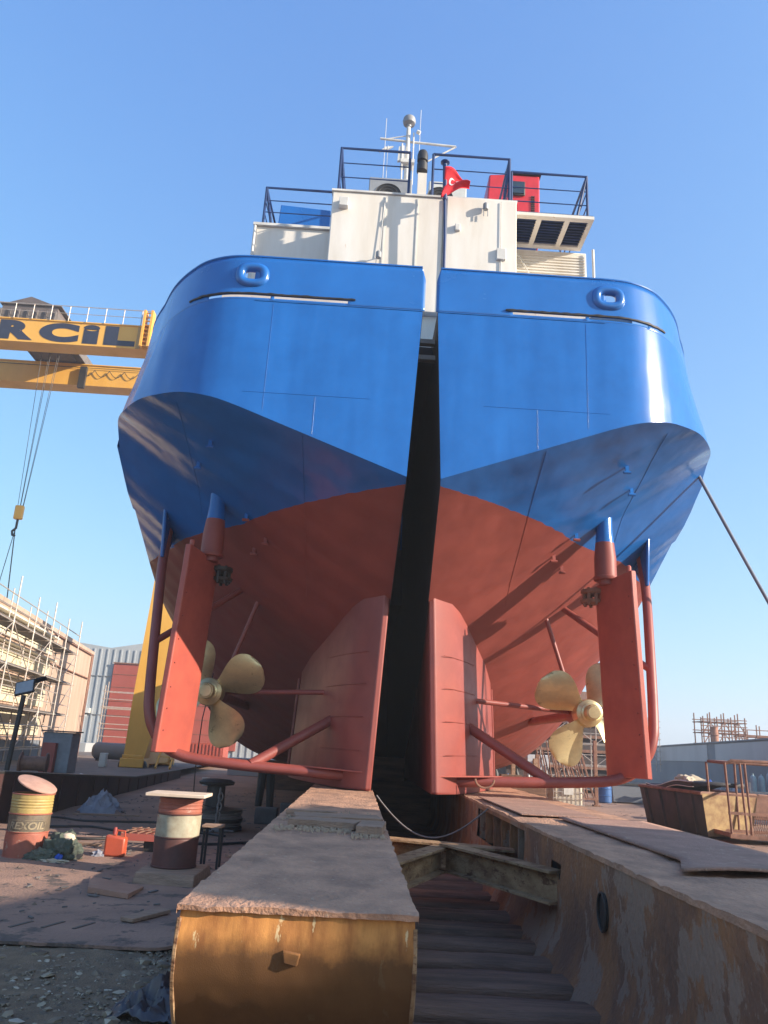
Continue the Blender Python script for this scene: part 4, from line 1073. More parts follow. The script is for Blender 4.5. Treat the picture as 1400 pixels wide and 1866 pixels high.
# floodlight on its post
t = thing('floodlight', 'square floodlight tilted on a dark leaning post by the maroon wall', 'floodlight', (-7.45, 17.6, .85))
b = MB(); b.tube([(-7.45, 17.6, .85), (-7.38, 17.6, 2.5)], .055, 8); b.build('post', M_black, t)
b = MB(); a_ = Vector((-7.40, 17.6, 2.68)); ux = Vector((.95, .1, .28)).normalized(); uy = Vector((-.2, .35, .9)).normalized(); un = ux.cross(uy)
def fb(w_, h_, o0, o1): return [a_+ux*sx*w_+uy*sy*h_+un*o for o in (o0, o1) for sx, sy in ((-1, -1), (1, -1), (1, 1), (-1, 1))]
b.hexa(fb(.2, .15, 0, -.07)); hd = b.build('lamp_housing', M_black, t)
b = MB(); b.hexa(fb(.18, .13, .004, .0)); b.build('lamp_glass', mat('lamp glass', (.35, .38, .4), rough=.2), hd)
b = MB(); b.hexa([a_+ux*.0+uy*.15+un*(-.05), a_+ux*.4+uy*.2+un*(-.1), a_+ux*.38+uy*.22-un*.3, a_+uy*.18-un*.3, a_+ux*.0+uy*.17+un*(-.05), a_+ux*.4+uy*.22+un*(-.1), a_+ux*.38+uy*.24-un*.3, a_+uy*.2-un*.3]); b.build('hood', M_black, hd)

# cabinets
t = thing('switch_cabinet', 'grey electrical cabinet with a brick red panel behind the maroon wall', 'electrical cabinet', (-8.8, 24, .5))
b = MB(); b.box(-9.2, -8.35, 23.8, 24.5, .62, 1.75); b.build('body', M_grey, t, bevel=.02)
b = MB(); b.box(-9.1, -8.72, 23.6, 23.79, .6, 1.45); b.build('red_panel', M_dooor, t, bevel=.01)
b = MB(); b.box(-9.25, -8.3, 23.75, 24.55, 1.76, 1.8); b.build('roof', M_deckb, t)
b = MB(); b.box(-9.15, -9.05, 23.9, 24, .45, .62); b.box(-8.5, -8.4, 23.9, 24, .45, .62); b.build('foot', M_black, t)
# pipe spool and clutter behind the wall
t = thing('pipe_spool', 'short dark pipe spool lying behind the floodlight post', 'pipe', (-7.9, 20, .8))
b = MB(); b.lathe([(.2, 0), (.26, .01), (.26, .05), (.17, .06), (.17, .6), (.26, .61), (.26, .65), (.2, .66)], (-8.2, 20, 1.0), (1, .2, 0), 20); b.build('pipe', M_rtube, t)
t = thing('tank', 'dark grey horizontal tank beside the crane bogie', 'tank', (-13.0, 42, .3))
b = MB(); b.lathe([(.0, 0), (.3, .05), (.45, .2), (.45, 2.6), (.3, 2.75), (0, 2.8)], (-14.9, 46, .85), (1, 0, 0), 26); b.build('shell', M_wall, t)
b = MB(); b.box(-14.6, -14.4, 45.8, 46.2, .3, .5); b.box(-12.7, -12.5, 45.8, 46.2, .3, .5); b.build('saddle', M_black, t)
t = thing('bench_box', 'white battery box against the crane bogie', 'box', (-11.3, 36.5, .35))
b = MB(); b.box(-11.45, -11.15, 36.4, 36.7, .35, .95); b.build('body', M_lgrey, t, bevel=.02)

# ---- crumpled shapes
def crumple(name, c, sx, sy, sz, m_, seed, label, cat, sub=4, amp=.5, f=2.2, parent=None, sharp=True):
    bm = bmesh.new(); bmesh.ops.create_icosphere(bm, subdivisions=sub, radius=1)
    for v in bm.verts:
        p = v.co.copy(); n_ = noise.noise(p*f+Vector((seed, 0, 0))); r_ = 1-abs(noise.noise(p*f*1.7+Vector((0, seed, 0))))
        k = 1+amp*.55*n_+amp*.55*(r_-.75)+.07*noise.noise(p*7)+.03*noise.noise(p*19)
        q = p*k; q = Vector((q.x*sx, q.y*sy, max(-.25, q.z)*sz+.25*sz)); v.co = q
    me = bpy.data.meshes.new(name); bm.to_mesh(me); bm.free(); me.materials.append(m_)
    for p_ in me.polygons: p_.use_smooth = True
    try: me.set_sharp_from_angle(angle=radians(38))
    except Exception: pass
    o = bpy.data.objects.new(name, me); COL.objects.link(o)
    if parent: o.parent = parent; o.location = Vector(c)
    else: o.location = c; tag(o, label, cat)
    return o
def heap(name, c, rx, ry, h, m_, seed, label, cat, fold=3.0, peak=1.0):
    b = MB(); rows = []; n = 64
    for i in range(n+1):
        r = []
        for j in range(n+1):
            a = 2*pi*j/n; q = i/n
            ed = 1+.28*noise.noise(Vector((cos(a)*1.6, sin(a)*1.6, seed)))+.10*noise.noise(Vector((cos(a)*5, sin(a)*5, seed+2)))
            x, y = cos(a)*q*ed, sin(a)*q*ed
            rid = 1-2*abs(noise.noise(Vector((x*fold*.8, y*fold*.8, seed+5)))); rid2 = 1-2*abs(noise.noise(Vector((x*fold*2.1, y*fold*2.1, seed+9))))
            base = max(0, 1-(x*x+y*y)*.95)**(.9)
            z = h*base*(.35+.55*max(0, rid)**1.5+.25*max(0, rid2)+peak*.35*max(0, 1-((x-.1)**2+y*y)*5))+.006*noise.noise(Vector((x*30, y*30, seed)))
            r.append((c[0]+x*rx+.08*rx*noise.noise(Vector((x*4, y*4, seed+20))), c[1]+y*ry, c[2]+z+.012))
        rows.append(r)
    b.grid(rows)
    return tag(b.build(name, m_, angle=50, solid=.006), label, cat)
heap('crumpled_cloth', (-5.95, 19.6, .0), .55, .35, .40, M_cloth, 3, 'crumpled pale grey cloth heaped against the foot of the maroon wall', 'cloth', peak=.6, fold=2.2)
t = thing('work_bag', 'heap of dark green work clothes and bag beside the left drum', 'bag', (-4.1, 12.0, .05))
crumple('coat', (.0, .05, .02), .26, .2, .27, M_green, 8, '', '', amp=.55, parent=t, f=2.0, sub=5)
crumple('sleeve', (-.2, -.1, .0), .24, .13, .12, mat('olive cloth', (.13, .14, .10), (.07, .08, .06), rough=.9, scale=9), 12, '', '', amp=.5, parent=t, sub=5)
crumple('hood', (.06, .02, .27), .1, .08, .07, M_pale, 15, '', '', amp=.4, parent=t, sub=3)
crumple('red_glove', (-.17, .02, .22), .06, .05, .05, M_jerry, 16, '', '', amp=.4, parent=t, sub=3)
crumple('blue_glove', (.03, -.16, .03), .05, .04, .06, mat('blue cloth', (.03, .1, .5), rough=.8), 17, '', '', amp=.5, parent=t, sub=3)
crumple('paper_scraps', (-4.08, 11.72, .055), .17, .06, .035, M_rubble, 21, 'pale crumpled paper scraps in front of the dark bag heap', 'litter', sub=3, amp=.9)
heap('plastic_sheet', (-1.2, 6.0, .01), .34, .30, .17, M_purple, 31, 'dark purple crumpled plastic sheet on gravel beside the orange beam', 'plastic sheet', fold=3.6)
crumple('gravel_lump', (-1.1, 5.2, .0), .16, .12, .10, mat('ochre lump', (.22, .15, .09), (.12, .09, .06), rough=.95, scale=8), 35, 'ochre clump of debris at the lower edge beside the orange beam', 'debris', sub=4, amp=.4)
crumple('grey_rag', (-3.72, 12.5, .05), .09, .07, .07, M_cloth, 41, 'small grey rag tucked beside the red jerrycan', 'rag', sub=3, amp=.9)
crumple('white_rag', (-8.6, 26.0, .42), .3, .2, .08, M_wsteel, 44, 'small white rag lying on the quay under the cabinet', 'rag', sub=3, amp=1.0)

# ---- jerrycan
t = thing('jerrycan', 'orange red plastic jerrycan standing on the slab between bag and drum', 'jerrycan', (-3.5, 12.55, .06))
b = MB(); b.hexa([(-.15, -.09, 0), (.15, -.09, 0), (.15, .09, 0), (-.15, .09, 0), (-.15, -.09, .30), (.15, -.09, .27), (.15, .09, .27), (-.15, .09, .30)]); b.build('body', M_jerry, t, local=True, bevel=.03)
b = MB(); b.tube([(-.02, 0, .28), (.0, 0, .36), (.11, 0, .35), (.12, 0, .26)], .014, 8); b.build('handle', M_jerry, t, local=True)
b = MB(); b.lathe([(.03, 0), (.03, .06), (.025, .1)], (-.04, 0, .3), (0, 0, 1), 12); b.build('cap', mat('dull red cap', (.35, .06, .05), rough=.5), t, local=True)

# ---- drums
def drum(c, label, bands, lid=None, words=None, r=.283, h=.86):
    t = thing('oil_drum', label, 'oil drum', c, 0, 'old oil drums')
    def ringprof(z0, z1, hoop):
        P_ = [(r-.002, z0)]
        z = z0; 
        nn = 14
        for i in range(1, nn): 
            z = lerp(z0, z1, i/nn); P_.append((r+(.004*sin(z*150) if hoop else 0), z))
        P_.append((r-.002, z1)); return P_
    body = None
    for (z0, z1, m_) in bands:
        q = MB(); pr2 = ringprof(z0*h, z1*h, z0 > .6); vs = []; seg = 40
        for (rr, z) in pr2:
            for k in range(seg):
                a = 2*pi*k/seg; d_ = .008*noise.noise(Vector((cos(a)*2, sin(a)*2, z*5+c[0]))); vs.append(((rr+d_)*cos(a), (rr+d_)*sin(a), z))
        fs = [(i*seg+k, i*seg+(k+1) % seg, (i+1)*seg+(k+1) % seg, (i+1)*seg+k) for i in range(len(pr2)-1) for k in range(seg)]
        q.add(vs, fs, True); o = q.build('shell_band', m_, t, local=True, solid=.004)
        body = body or o
    q = MB()
    for zz in (bands[1][0]*h, bands[-1][0]*h, 0.012, h-.008): q.tube([((r+.004)*cos(a), (r+.004)*sin(a), zz) for a in [2*pi*k/40 for k in range(40)]], .010, 6, closed=True)
    q.build('hoop', bands[0][2], t, local=True)
    q = MB(); q.prism([((r-.01)*cos(a), (r-.01)*sin(a), h*.92) for a in [2*pi*k/32 for k in range(32)]], (0, 0, .01)); q.build('fill', M_black, t, local=True)
    if words:
        vs, fs = text_mesh(words, .13, sx=1.15, shear=.15, offset=.004); a0 = math.atan2(-c[1], -c[0])-.12
        mt_ = mat('faded lettering', (.34, .27, .17), rough=.8, scale=20)
        q = MB(); q.add([((r+.007)*cos(a0+v[0]/r), (r+.007)*sin(a0+v[0]/r), .50*h+v[1]) for v in vs], fs); q.build('lettering', mt_, body, local=True, fixn=False)
        q = MB(); pts = []
        for k in range(48):
            a = 2*pi*k/48; ex = .27*(abs(cos(a))**.35)*(1 if cos(a) > 0 else -1); ez = .075*(abs(sin(a))**.35)*(1 if sin(a) > 0 else -1)
            pts.append(((r+.008)*cos(a0+ex/r), (r+.008)*sin(a0+ex/r), .50*h+ez))
        q.tube(pts, .0035, 4, closed=True); q.build('lettering_frame', mt_, body, local=True)
    return t
M_dy = mat('faded yellow drum', (.44, .32, .10), (.32, .22, .08), rough=.6, scale=6, c3=(.3, .2, .09), s3=12, t3=.62)
M_dd = mat('dark drum band', (.085, .07, .05), (.16, .12, .08), rough=.6, scale=8)
M_dr = mat('rust red drum', (.40, .12, .075), (.27, .085, .055), rough=.65, scale=4, c3=(.36, .26, .2), s3=7, t3=.60)
M_dc = mat('pale drum band', (.42, .38, .27), (.3, .24, .16), rough=.6, scale=7, c3=(.4, .09, .06), s3=6, t3=.60)
M_dm = mat('dark maroon drum', (.13, .045, .035), (.08, .035, .03), rough=.6, scale=5, c3=(.33, .1, .08), s3=7, t3=.66)
dl = drum((-4.68, 12.15, .05), 'yellow, black and red oil drum with raised pink lid, leftmost on the slab', [(0, .40, M_dr), (.40, .68, M_dd), (.68, 1, M_dy)], words='REXOIL')
b = MB(); c0 = Vector((.02, 0, .90+.065)); ax = Vector((.36, -.12, .92)).normalized(); b.lathe([(.0, 0), (.285, 0), (.292, .008), (.292, .022), (.28, .03), (0, .03)], c0, ax, 36); b.build('lid', mat('pink dusty lid', (.50, .29, .22), (.38, .22, .17), rough=.8, scale=5), dl, local=True)
dr2 = drum((-2.30, 11.05, .19), 'red, white and maroon oil drum under a pale board, standing on a timber block', [(0, .42, M_dm), (.42, .75, M_dc), (.75, 1, M_dr)])
b = MB(); b.box(-2.68, -1.92, 10.62, 11.2, 1.06, 1.10); tag(b.build('board', M_pale, bevel=.006), 'pale board laid flat across the top of the red drum', 'board')
b = MB(); b.hexa([(-2.66, 10.45, .05), (-1.88, 10.35, .05), (-1.86, 11.4, .05), (-2.7, 11.45, .05), (-2.64, 10.48, .185), (-1.9, 10.4, .185), (-1.88, 11.38, .185), (-2.68, 11.42, .185)])
tag(b.build('timber_block', M_plank, bevel=.015), 'wide grey timber block carrying the red oil drum', 'timber block')
b = MB(); b.hexa([(-3.2, 10.55, .062), (-2.95, 9.7, .062), (-2.42, 9.45, .065), (-2.42, 10.1, .065), (-3.2, 10.55, .10), (-2.95, 9.7, .125), (-2.42, 9.45, .12), (-2.42, 10.1, .09)])
tag(b.build('steel_offcut', M_concrete, bevel=.004), 'flat dusty plate offcut lying on the slab in front of the red drum', 'plate offcut')
# small table and grate frame
t = thing('small_table', 'low dark steel table just behind the red oil drum', 'table', (-1.95, 11.9, .05))
b = MB(); b.box(-2.12, -1.84, 11.8, 12.1, .60, .63); b.build('tabletop', M_plank, t)
for x in (-2.10, -1.88):
    for y in (11.82, 12.06):
        q = MB(); q.box(x, x+.03, y, y+.03, .05, .60); q.build('leg', M_black, t)
t = thing('red_grate', 'low dark red welded grate frame left of the red drum', 'grate', (-3.1, 13.4, .05))
b = MB(); b.box(-3.6, -2.6, 13.1, 13.16, .22, .32); b.box(-3.6, -2.6, 13.9, 13.96, .22, .32)
b.build('frame', M_dooor, t)
b = MB()
for k in range(9): b.tube([(-3.6+k*.125, 13.1, .33), (-3.5+k*.12, 13.95, .33)], .01, 5)
b.tube([(-3.6, 13.4, .34), (-2.6, 13.4, .34)], .01, 5); b.tube([(-3.6, 13.7, .34), (-2.6, 13.7, .34)], .01, 5); b.build('bar_mesh', M_rtube, t)
b = MB(); b.box(-3.25, -2.8, 13.2, 13.5, .05, .22); b.build('pedestal', M_black, t)

# capstan with chain and hoses
t = thing('mooring_capstan', 'dark mushroom capstan wound with hose under the left hull', 'capstan', (-2.95, 17.6, 0))
b = MB(); b.lathe([(.62, .0), (.62, .06), (.55, .08), (.5, .14), (.62, .16), (.62, .22), (.5, .24), (.48, .32), (.6, .34), (.6, .40), (.3, .42), (.2, .44), (.19, .85), (.36, .88), (.38, .93), (.3, .98), (.05, 1.0)], (-2.95, 17.6, 0), (0, 0, 1), 30); b.build('drum', M_black, t)
b = MB()
for k in range(6): b.tube([(-2.95+(.56+.02*(k % 2))*cos(a), 17.6+(.56)*sin(a), .09+k*.05) for a in [2*pi*i/30 for i in range(30)]], .03, 5, closed=True)
b.build('hose_coil', M_rope, t)
t = thing('anchor_chain', 'heavy rusty chain hanging and heaped in front of the capstan', 'chain', (-2.7, 16.5, 0))
for k in range(13):
    z = .78-k*.09 if k < 8 else .07; x = -2.72+(0 if k < 8 else (k-9)*.1)+.02*(k % 2); y = 16.75-(k*.02 if k < 8 else .2+.08*((k*7) % 3))
    q = MB(); pts = []
    for i in range(16):
        a = 2*pi*i/16; u_, v_ = .035*cos(a)*1.2, .075*sin(a)
        pts.append((x+(u_ if k % 2 else 0), y+(0 if k % 2 else u_), z+v_) if k < 8 else (x+v_, y+u_, z+(.02 if k % 2 else 0)))
    q.tube(pts, .017, 6, closed=True); q.build('link', M_rope, t)
for i, (pts, lb) in enumerate((
    ([(-6.4, 17.3), (-5.2, 16.9), (-4.2, 17.3), (-3.3, 16.8), (-2.5, 17.2)], 'black hose snaking over the ground toward the capstan, farthest of three'),
    ([(-6.0, 15.6), (-5.0, 15.9), (-4.0, 15.5), (-3.1, 15.9), (-2.2, 15.6)], 'black hose lying in waves behind the drums, middle of three'),
    ([(-5.6, 14.5), (-4.6, 14.2), (-3.6, 14.6), (-2.6, 14.3), (-1.6, 14.8), (-1.1, 14.4)], 'black hose curving just behind the slab, nearest of three'))):
    P3 = []
    for k in range(len(pts)-1):
        for j in range(6):
            t_ = j/6; x = lerp(pts[k][0], pts[k+1][0], t_); y = lerp(pts[k][1], pts[k+1][1], (1-cos(pi*t_))/2); P3.append((x, y+.05*sin(x*6), .085))
    q = MB(); q.tube(P3, .022, 6); tag(q.build('hose', M_black), lb, 'hose', 'hoses on the left ground')
q = MB(); q.tube([(-3.35, 17.2, 2.2), (-3.37, 17.2, 1.2), (-3.36, 17.25, .75), (-3.2, 17.3, .5), (-2.9, 17.3, .42)], .012, 5); q.tube([(-3.35, 17.2, 2.2), (-3.3, 17.6, 3.2)], .012, 5)
tag(q.build('power_cable', M_black), 'thin black cable hanging straight down to the capstan', 'cable')
for i, (x, y, sx_, sy_, sz_, lb) in enumerate(((-2.0, 19.0, .5, .4, .35, 'concrete block right of the capstan'), (-1.55, 21.5, .7, .4, .3, 'low concrete block farther back under the hull'), (-5.4, 44, 3.0, 1.2, .9, 'pale grey skip far back on the left under the hull'))):
    q = MB(); q.box(x-sx_/2, x+sx_/2, y, y+sy_, 0, sz_); tag(q.build('concrete_block' if i < 2 else 'skip', M_deckb if i < 2 else M_shedg, bevel=.02), lb, 'block' if i < 2 else 'skip')
q = MB(); q.lathe([(.12, 0), (.15, .3), (.16, .31)], (-6.0, 33, 0), (0, 0, 1), 16); tag(q.build('bucket', M_lgrey), 'small pale bucket far back by the end of the maroon wall', 'bucket')

# ================================================================== RIGHT YARD
t = thing('yard_wall', 'long grey yard wall with pale upper panels at right', 'wall', (21, 40, 0))
W0, W1 = Vector((21.2, 34, 0)), Vector((30.5, 96, 0)); dw = (W1-W0).normalized(); nw = Vector((dw.y, -dw.x, 0)); Lw = (W1-W0).length
def ww(a, o, z): p = W0+dw*a+nw*o; return (p.x, p.y, z)
def wall_top(a): return lerp(3.45, 3.15, a/Lw)
b = MB(); b.hexa([ww(-8, 0, 0), ww(Lw, 0, 0), ww(Lw, .5, 0), ww(-8, .5, 0), ww(-8, 0, wall_top(-8)), ww(Lw, 0, wall_top(Lw)), ww(Lw, .5, wall_top(Lw)), ww(-8, .5, wall_top(-8))]); b.build('wall_body', M_wall, t)
segs = [(-8, 7.2), (8.6, 19.5), (21.4, 37), (40, 60)]
for a0, a1 in segs:
    q = MB(); q.hexa([ww(a0, -.05, 2.15), ww(a1, -.05, 2.1), ww(a1, 0, 2.1), ww(a0, 0, 2.15), ww(a0, -.05, wall_top(a0)-.08), ww(a1, -.05, wall_top(a1)-.08), ww(a1, 0, wall_top(a1)-.08), ww(a0, 0, wall_top(a0)-.08)]); q.build('pale_panel', M_wallp, t)
q = MB(); q.hexa([ww(-8, -.1, wall_top(-8)), ww(Lw, -.1, wall_top(Lw)), ww(Lw, .6, wall_top(Lw)), ww(-8, .6, wall_top(-8)), ww(-8, -.1, wall_top(-8)+.08), ww(Lw, -.1, wall_top(Lw)+.08), ww(Lw, .6, wall_top(Lw)+.08), ww(-8, .6, wall_top(-8)+.08)]); q.build('coping', M_wall, t)
for i, (a, hh, rr, lb) in enumerate(((7.9, 1.1, .24, 'thicker rusty pipe stub on top of the wall, nearer one'), (20.4, 1.05, .24, 'rusty flanged pipe stub on top of the wall, farther one'))):
    p = ww(a, .25, wall_top(a)+.05); q = MB(); q.lathe([(rr, 0), (rr, hh*.45), (rr*1.25, hh*.46), (rr*1.25, hh*.52), (rr, hh*.53), (rr, hh*.93), (rr*1.15, hh*.94), (rr*1.15, hh)], p, (0, 0, 1), 18)
    tag(q.build('pipe_stub', mat('salmon rust', (.42, .2, .13), (.3, .15, .1), rough=.8, scale=5)), lb, 'pipe')
scaffold('dense stack of old scaffold frames rising behind the wall at right', (26.3, 60, 3.0), 0, 6, .54, 1.6, [.5, 1.3, 2.1], 2.5, mt=M_rtube, r=.05, name='scaffold_stack')
scaffold('lower run of scaffold frames behind the wall at the right edge', (29.9, 61, 2.9), 0, 6, 1.0, 1.5, [.4, 1.3], 1.9, mt=M_rtube, r=.05, name='scaffold_stack')
scaffold('thin scaffold tower seen beyond the wall just right of the right rudder', (25.0, 68, 1.2), 0, 1, .9, .9, [.6, 1.6, 2.6, 3.6], 4.4, r=.035, diag=False)
# far hill
b = MB(); rows = []
for j in range(8):
    r = []
    for i in range(60):
        x = -60+i*12; s_ = max(0, sin(pi*min(1, max(0, (x+40)/680)))); r.append((x, 640+j*30, (19*s_+5*noise.noise(Vector((x*.012, j*.3, 2)))*s_)*sin(pi*j/7)*1.1-.2))
    rows.append(r)
b.grid(rows); tag(b.build('hill', mat('hazy hill', (.16, .2, .2), rough=1, scale=.01)), kind='structure')

# scaffolding, hull block and stores beyond the right propeller
t = thing('hull_section', 'dark brown rusty ship section standing behind the scaffolding at right', 'hull section', (12, 47, 0))
b = MB(); b.box(8.6, 15.4, 46, 52, .3, 4.3); b.build('plating', mat('dark section steel', (.07, .05, .045), (.05, .045, .05), rough=.8, scale=.8), t)
for z in (1.3, 2.2, 3.0, 3.8):
    q = MB(); q.box(8.6, 15.4, 45.8, 46, z, z+.16); q.build('stringer', M_rtube, t)
b = MB(); b.box(10.4, 14.6, 45.5, 46.5, 4.3, 5.6); b.build('upper_plating', mat('pink brown steel', (.30, .17, .13), rough=.8, scale=1), t)
scaffold('pale tube scaffolding behind the right propeller and rudder', (9.3, 40.5, 0), radians(-4), 3, 1.4, 1.2, [.5, 1.55, 2.6, 3.65], 5.2, deck=(3.65,), r=.033)
for k in range(2):
    t = thing('rod_rack', ('rack of leaning rusty rods left of the caged tank', 'rack of leaning rusty rods behind the caged tank')[k], 'rod rack', (8.2+k*.95, 33, 0))
    for i in range(11):
        x = -.5+i*.1; q = MB(); q.tube([(x+.25*random.random(), 0, .3), (x-.25+.1*random.random(), .5, 2.1+.5*random.random()-k*.1)], .028, 5); q.build('rod', M_rtube, t, local=True)
    q = MB(); q.box(-.6, .7, -.05, .05, .9, 1.0); q.box(-.6, .7, -.05, .6, .25, .32); q.build('frame', M_rtube, t, local=True)
# caged liquid tank
t = thing('caged_tank', 'white square plastic tank in a wire cage on the right yard ground', 'liquid tank', (7.85, 30.2, 0))
b = MB(); b.box(-.52, .52, -.45, .55, .16, 1.08); b.build('tank', mat('dirty white plastic', (.62, .55, .44), (.5, .43, .33), rough=.6, scale=4), t, local=True, bevel=.06)
b = MB()
for z in (.2, .42, .64, .86, 1.08):
    b.tube([(-.56, -.5, z), (.56, -.5, z), (.56, .6, z), (-.56, .6, z)], .014, 5, closed=True)
for x in [-.56+.16*i for i in range(8)]: b.tube([(x, -.5, .15), (x, -.5, 1.1)], .012, 5)
for y in [-.5+.183*i for i in range(7)]: b.tube([(-.56, y, .15), (-.56, y, 1.1)], .012, 5); b.tube([(.56, y, .15), (.56, y, 1.1)], .012, 5)
b.build('cage', M_galv, t, local=True)
b = MB(); b.box(-.58, .58, -.52, .62, 0, .05); b.box(-.5, -.3, -.5, .6, .05, .13); b.box(.3, .5, -.5, .6, .05, .13); b.box(-.58, .58, -.52, .62, .13, .16); b.build('pallet', M_plank, t, local=True)
b = MB(); b.box(-.18, .18, -.515, -.50, .55, .95); b.build('label_plate', M_wsteel, t, local=True)
t2 = thing('white_blue_crate', 'white and blue crate standing left of the caged tank', 'crate', (7.7, 34, 0))
b = MB(); b.box(-.45, .45, 0, .8, .9, 1.9); b.build('body', mat('pale blue white', (.45, .52, .62), (.55, .56, .55), rough=.6, scale=2), t2, local=True, bevel=.02)
b = MB(); b.box(-.5, .5, -.05, .85, 0, .9); b.build('stand', M_brown, t2, local=True)
for i, (x, y, h, m_, lb) in enumerate(((6.35, 28.5, 1.75, M_plank, 'upright timber post by the right skeg, second from left'), (6.95, 30.8, 1.9, M_rtube, 'rusty upright post left of the caged tank'), (10.0, 33.5, 2.6, M_rtube, 'rusty upright post right of the rod racks'), (5.7, 29.2, 1.5, M_plank, 'short timber post nearest the right skeg'))):
    q = MB(); q.box(x-.07, x+.07, y-.07, y+.07, 0, h); q.box(x-.14, x+.14, y-.14, y+.14, 0, .06); tag(q.build('post', m_, bevel=.01), lb, 'post')
for i in range(5):
    x = 5.2+i*.42; q = MB(); q.lathe([(.1, 0), (.12, .05), (.12, .9+.2*(i % 2)), (.05, 1.05+.2*(i % 2)), (.03, 1.12+.2*(i % 2))], (x, 32+.3*(i % 2), 0), (0, 0, 1), 12)
    tag(q.build('gas_bottle', (M_wsteel, M_black, M_bluedrum, M_black, M_wsteel)[i]), ('first white', 'first black', 'dark blue', 'second black', 'second white')[i]+' gas bottle from left in the row behind the right guard pipe', 'gas bottle', 'gas bottles behind the right skeg')
t = thing('blue_barrel', 'blue plastic barrel beside the grey bins', 'barrel', (11.3, 36.5, 0))
b = MB(); b.lathe([(.25, 0), (.29, .05), (.29, .3), (.31, .32), (.29, .34), (.29, .6), (.31, .62), (.29, .64), (.27, .86), (.2, .9)], (11.3, 36.5, 0), (0, 0, 1), 22); b.build('shell', M_bluedrum, t)
for i, (x, w_, m_, lb) in enumerate(((11.75, 1.5, M_wall, 'grey blue rubbish bin right of the blue barrel'), (13.4, 1.6, M_brown, 'brown low bin right of the grey one'))):
    t = thing('bin', lb, 'bin', (x, 37, 0))
    b = MB(); b.hexa([(.08, 0, .05), (w_-.08, 0, .05), (w_-.08, .9, .05), (.08, .9, .05), (0, -.08, .85), (w_, -.08, .85), (w_, .98, .85), (0, .98, .85)]); b.build('body', m_, t, local=True, bevel=.02)
    b = MB(); b.box(-.04, w_+.04, -.12, -.06, .8, .88); b.build('rim', M_black, t, local=True)
b = MB()
for i in range(60):
    x, y = random.uniform(13.0, 16.8), random.uniform(33.5, 37); h = .5+.35*random.random(); b.bar((x, y, random.uniform(.1, h)), (x+random.uniform(-.8, .8), y+random.uniform(-.3, .3), random.uniform(.4, 1.15)), random.uniform(.05, .25), .03)
tag(b.build('scrap_heap', M_grey), 'tangled heap of grey scrap metal behind the big brown skip', 'scrap', kind='stuff')

# big skip (dark long side, sunlit end painted yellowish)
t = thing('skip', 'large dark brown skip with its sunlit end painted yellow and black foam on top', 'skip', (9.9, 21.4, 0))
a0, a1 = Vector((9.25, 25.6, 0)), Vector((9.36, 21.5, 0)); e1 = Vector((10.75, 21.95, 0)); e0 = a0+(e1-a1)
def up(p, z, o): return (p.x+o[0], p.y+o[1], z)
top = [up(a0, 1.12, (-.16, .12)), up(a1, 1.12, (-.16, -.14)), up(e1, 1.12, (.16, -.14)), up(e0, 1.12, (.16, .12))]
bot = [up(a0, .05, (0, 0)), up(a1, .05, (0, 0)), up(e1, .05, (0, 0)), up(e0, .05, (0, 0))]
b = MB(); b.add([bot[0], bot[1], top[1], top[0], bot[3], bot[2], top[2], top[3]], [(0, 1, 2, 3), (7, 6, 5, 4), (0, 4, 5, 1), (0, 3, 7, 4)]); b.build('body', M_brown, t, solid=.02)
b = MB(); b.prism([bot[1], bot[2], top[2], top[1]], (0, -.012, 0)); b.build('end_plate', M_binend, t)
b = MB(); b.tube([top[0], top[1], top[2], top[3]], .05, 6, closed=True); b.build('rim', M_rtube, t)
for k in range(4):
    f_ = (k+.5)/4; p = Vector(top[0]).lerp(Vector(top[1]), f_); q_ = Vector(bot[0]).lerp(Vector(bot[1]), f_); q = MB(); q.bar(p-Vector((.03, 0, .04)), q_-Vector((.03, 0, 0)), .08, .05); q.build('rib', M_brown, t)
b = MB(); rows = []
for i in range(22):
    y = 25.3-i*.17; z = 1.16+.10*(i/21)**2*2.2-.06*sin(i*.35); rows.append([(9.15, y, z), (9.8, y-.05, z+.03), (10.5, y-.1, z+.02)])
b.grid(rows); tag(b.build('foam_mattress', mat('black foam', (.018, .018, .022), (.04, .04, .045), rough=.7, scale=4), solid=.11), 'black foam mattress lying on top of the big skip', 'mattress')
b = MB(); b.tube([(r_[0][0]-.01, r_[0][1], r_[0][2]+.07) for r_ in rows], .012, 5); b.tube([(r_[0][0]-.01, r_[0][1], r_[0][2]-.06) for r_ in rows], .012, 5); tag(b.build('strap', M_wsteel), 'white edging cord along the black foam mattress', 'cord')
crumple('rubble_heap', (10.3, 24.9, 1.15), .5, .4, .28, M_rubble, 51, 'pale yellow rubble poking out of the big skip', 'rubble', amp=.8)
crumple('blue_bag', (10.75, 24.4, 1.2), .14, .12, .16, mat('blue sack', (.03, .09, .4), rough=.6), 55, 'small blue bag on the skip beside the pale rubble', 'bag', sub=3, amp=.6)

